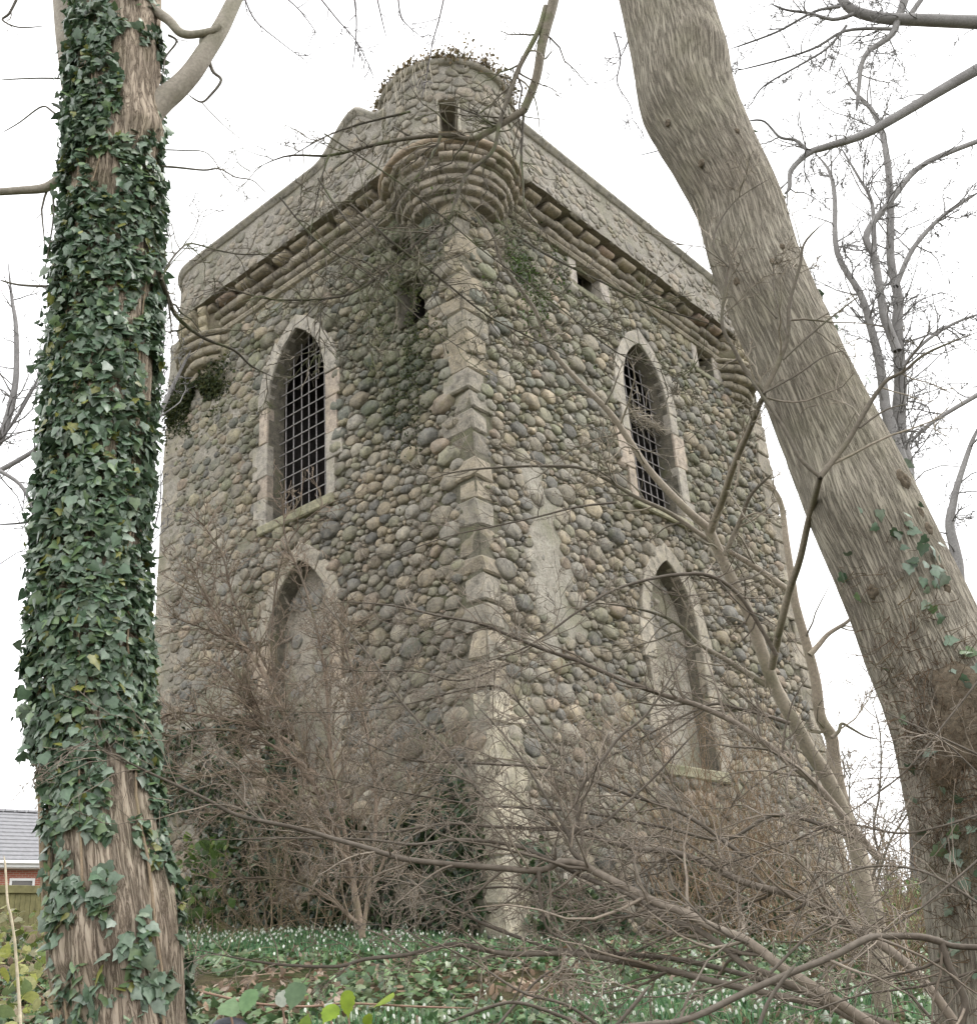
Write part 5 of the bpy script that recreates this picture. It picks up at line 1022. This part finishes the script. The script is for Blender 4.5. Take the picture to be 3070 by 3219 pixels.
x, y, z = onground(110, (-3.2, 4), (5, 12.5)); k = wall_side(x, y); x, y, z = x[k], y[k], z[k]; n = len(x); P, R = grow(np.stack([x, y, z+.03], -1), np.stack([rs.randn(n), rs.randn(n), .05*rs.randn(n)], -1), rs.uniform(.15, .7, n), rs.uniform(.003, .008, n), rs, 7, .1); P[:, :, 2] = gz(P[:, :, 0], P[:, :, 1])+.035; mt = MB(); tubes(mt, P, R, 5, np.array([1.1, 1.0, .9])*rs.uniform(.6, 1.3, (n, 1))); tag(mt.obj('fallen_sticks', M_TWIG_OLIVE), 'fallen sticks lying among the leaf litter', 'sticks', kind='stuff')
# yellow-green scrub on the bank at the left edge
n = 2600; x = rs.uniform(-6.2, -1.9, n); y = rs.uniform(6.2, 12.5, n); k = (x < -.36*y-.2); x, y = x[k], y[k]; n = len(x); z = gz(x, y)+.34*rs.rand(n)**1.6*(.4+.9*fbm(np.stack([x, y, 0*x], -1), 2, 8)); mt = MB(); leaves(mt, np.stack([x, y, z], -1), np.array([0, -.3, 1.0])+.7*rs.randn(n, 3), rs.randn(n, 3), rs.uniform(.05, .11, n), leafcol(rs, n, [(.30, .32, .08), (.20, .25, .07), (.38, .38, .16), (.12, .17, .05), (.42, .40, .25), (.24, .19, .12)], .3), 'bramble'); tag(mt.obj('bramble_scrub', M_HERB), 'pale yellow-green scrub on the bank at the left edge', 'scrub', kind='stuff')
n = 260; x = rs.uniform(-5.5, -2.3, n); y = rs.uniform(6.5, 11.5, n); P, R = grow(np.stack([x, y, gz(x, y)], -1), np.array([0, 0, .6])+.7*rs.randn(n, 3), rs.uniform(.2, .5, n), np.full(n, .004), rs, 7, .2, (0, 0, -.06)); mt = MB(); tubes(mt, P, R, 4, (1.2, 1.1, .9)); tag(mt.obj('scrub_stems', M_TWIG_OLIVE), 'tangled dry stems in the scrub at the left edge', 'scrub', kind='stuff')
# greener leaves beside the ivy-clad trunk at the wall foot
n = 420; P = np.array([at(a, b, c) for a, b, c in zip(rs.uniform(560, 720, n), rs.uniform(2640, 2960, n), rs.uniform(10.5, 13, n))]); P[:, 2] = np.maximum(P[:, 2], gz(P[:, 0], P[:, 1])); k = fbm(P*1.5, 3, 3) > .5; P = P[k]; n = len(P); mt = MB(); leaves(mt, P, np.array([0, -.6, .6])+.7*rs.randn(n, 3), rs.randn(n, 3), rs.uniform(.06, .12, n), leafcol(rs, n, [(.06, .10, .025), (.09, .13, .03), (.04, .07, .02), (.05, .085, .025)], .3), 'bramble'); tag(mt.obj('elder_leaves', M_HERB), 'bright green leaves between the ivy-clad trunk and the left wall', 'shrub', kind='stuff')
n = 800; P = np.array([at(a, b, c) for a, b, c in zip(rs.uniform(2650, 2950, n), rs.uniform(2760, 3000, n), rs.uniform(12, 18, n))]); k = fbm(P*1.1, 3, 9) > .49; P = P[k]; n = len(P); mt = MB(); leaves(mt, P, np.array([0, -.4, .8])+.7*rs.randn(n, 3), rs.randn(n, 3), rs.uniform(.06, .13, n), leafcol(rs, n, [(.12, .19, .06), (.18, .25, .09), (.09, .14, .05)], .3), 'bramble'); tag(mt.obj('hedge_leaves', M_HERB), 'fresh green leaves low in the gap right of the tower', 'shrub', kind='stuff')
# foreground bramble
BR = thing('bramble_plant', 'young bramble with broad green leaves in the near foreground', 'bramble', tuple(at(950, 3400, 2.7)))
for px, py, sz, c in ((720, 3150, 78, (.20, .30, .16)), (786, 3150, 76, (.19, .32, .15)), (931, 3132, 78, (.22, .32, .20)), (892, 3140, 52, (.42, .45, .40)), (959, 3119, 26, (.24, .30, .03)), (1093, 3152, 70, (.22, .31, .03)), (1042, 3192, 66, (.19, .28, .03)), (1221, 3153, 66, (.20, .27, .04)), (1161, 3210, 40, (.2, .28, .03)), (957, 3214, 44, (.17, .26, .04)), (1034, 3140, 34, (.45, .48, .42))):
    P = at(px, py, 2.7+rs.uniform(-.15, .15)); m1 = MB(); r = sz*(P@FW)/FOC; nr_ = norm(-P)+.65*rs.randn(3)+np.array([0, 0, .5]); tp_ = np.array([rs.uniform(-.7, .7), 0, rs.choice([-1, .6])]); tp_ = norm(tp_); leaves(m1, (P-tp_*r*.5)[None], nr_[None], tp_[None], np.array([r*1.05]), np.array([c]), 'bramble'); m1.obj('leaf', M_HERB, BR, loc=P)
for pts in ([(640, 3120), (800, 3155), (960, 3165), (1090, 3155), (1300, 3165), (1480, 3170)], [(880, 3140), (890, 3180), (900, 3260)], [(1093, 3160), (1100, 3260)], [(1010, 3150), (1040, 3210), (1050, 3280)], [(720, 3170), (740, 3260)]):
    C, R = limb(pts, 2.75, 8, 6); m1 = MB(); tubes(m1, C, R, 6, (1.0, .75, .7)); m1.obj('stem', M_TWIG_OLIVE, BR, loc=C[0])
C, R = limb([(12, 2690), (17, 2727), (24, 2836), (34, 2878), (45, 2948), (50, 3004), (64, 3203), (70, 3400)], 3.2, 6, 11); m1 = MB(); tubes(m1, C, R, 7, (1.5, 1.4, 1.2)); tag(m1.obj('dry_stalk', M_TWIG_GREY, loc=C[-1]), 'single pale dry stalk standing at the far left edge', 'stalk')
# dark lump of unknown kind, half hidden by snowdrops
P = at(715, 3258, 5.6); m1 = MB(); th = np.linspace(0, 2*math.pi, 19)[:-1]; V = []
for rr, hh in ((1.0, -.6), (1.05, 0), (.9, .5), (.55, .85), (.2, .97)): V.append(P+.105*np.stack([rr*np.cos(th)*(1+.08*np.sin(th*3)), rr*np.sin(th)*.8, 0*th+hh*.8], -1))
V = np.concatenate(V+[(P+np.array([0, 0, .08]))[None]]); i = np.arange(18); j = (i+1) % 18; m1.add(V, np.concatenate([np.stack([k*18+i, k*18+j, k*18+18+j, k*18+18+i], 1) for k in range(4)]), np.stack([72+i, 72+j, np.full(18, 90)], 1)); tag(m1.obj('dark_lump', simple('dark wet stone', (.025, .027, .035), .5, 25, .4)), 'rounded blue-black lump among snowdrops beside the ivy-clad trunk', 'stone')

# ------------------------------------------------------------------ bungalow and fence at the far left
A = at(-80, 2703, 38.0); B_ = at(150, 2706, 38.0); B_ = B_*(A[2]/B_[2]); ux = norm((B_-A)*np.array([1, 1, 0])); uy = np.array([-ux[1], ux[0], 0]); zE = A[2]
hp = lambda u, v, z: A+u*ux+v*uy+(z-A[2])*UP
zg = 1.2; x0, x1 = -6.0, 5.6
HO = thing('bungalow', 'red brick bungalow with grey tiled roof behind the fence at left', 'house', tuple(hp(0, 3, zg)))
rise = at(0, 2547, 41.6)[2]-zE
k = NT('red brick wall'); bt = k.n('ShaderNodeTexBrick'); bt.inputs['Scale'].default_value = 1.0; bt.inputs['Brick Width'].default_value = .225; bt.inputs['Row Height'].default_value = .075; bt.inputs['Mortar Size'].default_value = .008
bt.inputs['Color1'].default_value = (.33, .11, .075, 1); bt.inputs['Color2'].default_value = (.40, .15, .10, 1); bt.inputs['Mortar'].default_value = (.42, .34, .28, 1); a_ = k.n('ShaderNodeAttribute'); a_.attribute_name = 'tuv'; k.l(a_.outputs['Vector'], bt.inputs['Vector']); M_BRICK = k.done(bt.outputs['Color'], .9)
M_TILE = simple('grey concrete tile', (.215, .215, .225), .75, 6, .18, .003); M_WHITE = simple('white upvc', (.80, .80, .80), .4, 3, .04, .0005, .5); M_GLASS = simple('dim window glass', (.10, .09, .08), .12, 2, .2, .0, .6); M_FENCE = simple('algae-stained fence board', (.15, .14, .065), .9, 4, .35, .003)
wz = zE-.28; wv = .45
m1 = MB()
def wq(p, uv): m1.add(np.array(p), [[0, 1, 2, 3]], None, (1, 1, 1), np.array(uv, float))
wu0, wu1, wz0 = at(88, 2760, 38)[0], at(148, 2760, 38)[0], zg
uw0 = (at(84, 2762, 38.4)-A)@ux; uw1 = uw0+.92; zw1 = at(84, 2748, 38.4)[2]; zw0 = zw1-1.15
for u0, u1, za_, zb_ in ((x0+.3, uw0, zg-1, wz), (uw1, x1-.3, zg-1, wz), (uw0, uw1, zg-1, zw0), (uw0, uw1, zw1, wz)): wq([hp(u0, wv, za_), hp(u1, wv, za_), hp(u1, wv, zb_), hp(u0, wv, zb_)], [(u0, za_), (u1, za_), (u1, zb_), (u0, zb_)])
for uu in (x0+.3, x1-.3): wq([hp(uu, wv, zg-1), hp(uu, 6.6, zg-1), hp(uu, 6.6, wz), hp(uu, wv, wz)], [(0, 0), (6, 0), (6, 3), (0, 3)])
wq([hp(x0+.3, 6.6, zg-1), hp(x1-.3, 6.6, zg-1), hp(x1-.3, 6.6, wz), hp(x0+.3, 6.6, wz)], [(0, 0), (11, 0), (11, 3), (0, 3)])
m1.obj('wall', M_BRICK, HO, smooth=False)
hbox = lambda mb, a, b, ch, col=(1, 1, 1): cbox(mb, lambda V: np.array([hp(*v) for v in V]), a, b, ch, 0.0, rs, col)
nc = 13; run = 3.6; RFm = MB(); RFm.add(np.array([hp(x0, 0, zE-.02), hp(x1, 0, zE-.02), hp(x1, run, zE+rise-.03), hp(x0, run, zE+rise-.03), hp(x0, 2*run, zE-.02), hp(x1, 2*run, zE-.02)]), [[0, 1, 2, 3], [3, 2, 5, 4]], [[0, 3, 4], [1, 5, 2]], (1, 1, 1)); ROOF = RFm.obj('roof', M_TILE, HO, smooth=False)
for q in range(nc):
    t0, t1 = q/nc, (q+1.08)/nc; m1 = MB(); p = lambda u, t, o: hp(u, run*t, zE+rise*t+o); V = np.array([p(x0, t0, .055), p(x1, t0, .055), p(x1, t1, .012), p(x0, t1, .012), p(x0, t0, -.01), p(x1, t0, -.01)]); m1.add(V, [[0, 1, 2, 3], [4, 5, 1, 0]], None, (1, 1, 1)); m1.obj('tile_course', M_TILE, ROOF, smooth=False, loc=V[0])
for q in range(25):
    u = x0+q*.46; m1 = MB(); V = np.array([hp(uu, run+.11*math.cos(t), zE+rise+.02+.10*math.sin(t)) for uu in (u+.01, u+.45) for t in np.linspace(0, math.pi, 6)]); i = np.arange(5); m1.add(V, np.stack([i, i+1, i+7, i+6], 1)); m1.obj('ridge_tile', M_TILE, ROOF, loc=V[0])
m1 = MB(); hbox(m1, (x0, -.02, zE-.24), (x1, .03, zE-.04), .01); m1.obj('fascia', M_WHITE, HO, smooth=False); m1 = MB(); hbox(m1, (x0, -.14, zE-.13), (x1, -.025, zE-.02), .02); m1.obj('gutter', M_WHITE, HO, smooth=False); m1 = MB(); hbox(m1, (x0+.1, .035, zE-.27), (x1-.1, wv-.002, zE-.242), .004); m1.obj('soffit', M_WHITE, HO, smooth=False)
m1 = MB(); hbox(m1, (uw0+.01, wv+.03, zw0), (uw1-.01, wv+.05, zw1), .002); wn = m1.obj('window', M_GLASS, HO, smooth=False, loc=hp(uw0, wv, zw0))
for a, b in (((uw0, zw0), (uw0+.09, zw1)), ((uw1-.09, zw0), (uw1, zw1)), ((uw0+.09, zw1-.09), (uw1-.09, zw1)), ((uw0+.09, zw0), (uw1-.09, zw0+.09))): m1 = MB(); hbox(m1, (a[0], wv-.02, a[1]), (b[0], wv+.028, b[1]), .005); m1.obj('window_frame', M_WHITE, wn, smooth=False, loc=hp(a[0], wv, a[1]))
FA_ = at(-120, 2781, 28); FB = at(170, 2786, 28); FB = FB*(FA_[2]/FB[2]); fx_ = norm((FB-FA_)*np.array([1, 1, 0])); fy_ = np.array([-fx_[1], fx_[0], 0]); FE = thing('board_fence', 'algae-green board fence in front of the brick bungalow', 'fence', tuple(FA_-UP*1.7)); fp = lambda V: FA_+V[:, :1]*fx_+V[:, 1:2]*fy_+V[:, 2:3]*UP
for q in range(42): u = -1.2+q*.152; m1 = MB(); cbox(m1, fp, (u, rs.uniform(-.004, .004), -1.75), (u+.147, .022, -.10+rs.uniform(-.006, .006)), .004, .002, rs, (1, 1, 1)); m1.obj('board', M_FENCE, FE, smooth=False, loc=fp(np.array([[u, 0, -1.75]]))[0])
m1 = MB(); cbox(m1, fp, (-1.25, -.05, -.20), (5.3, -.006, 0.0), .01, 0, rs, (1, 1, 1)); m1.obj('rail', M_FENCE, FE, smooth=False); m1 = MB(); cbox(m1, fp, (-1.25, .03, -1.2), (5.3, .08, -1.1), .01, 0, rs, (1, 1, 1)); m1.obj('rail', M_FENCE, FE, smooth=False)
DT = thing('distant_tree', 'faint bare tree crown rising behind the bungalow roof', 'tree', tuple(at(60, 2900, 62))); rs2 = np.random.RandomState(3); b0 = at(60, 2900, 62); b0[2] = 2.5; Cq = np.array([b0+np.array([0, 0, h_]) for h_ in np.linspace(0, 6.2, 8)]); tree(DT, [(Cq, np.linspace(.16, .03, 8), 5, 2.6)], 131, M_TWIG_BACK, [4, 3.5, 2], (1.4, 1.4, 1.4), 'trunk', .02, wig=.25, bias=(0, 0, .05))

for base, grp in (('grey_sapling', 'saplings in front of the tower'), ('brown_thicket', 'thickets of thin stems around the tower'), ('background_tree', 'bare trees behind'), ('overhanging_branch', 'boughs reaching in from above'), ('moss', 'moss growing on the tower'), ('wall_ivy', 'ivy along the foot of the walls')):
    for o in bpy.data.objects:
        if o.parent is None and o.name.split('.')[0] == base: o['group'] = grp
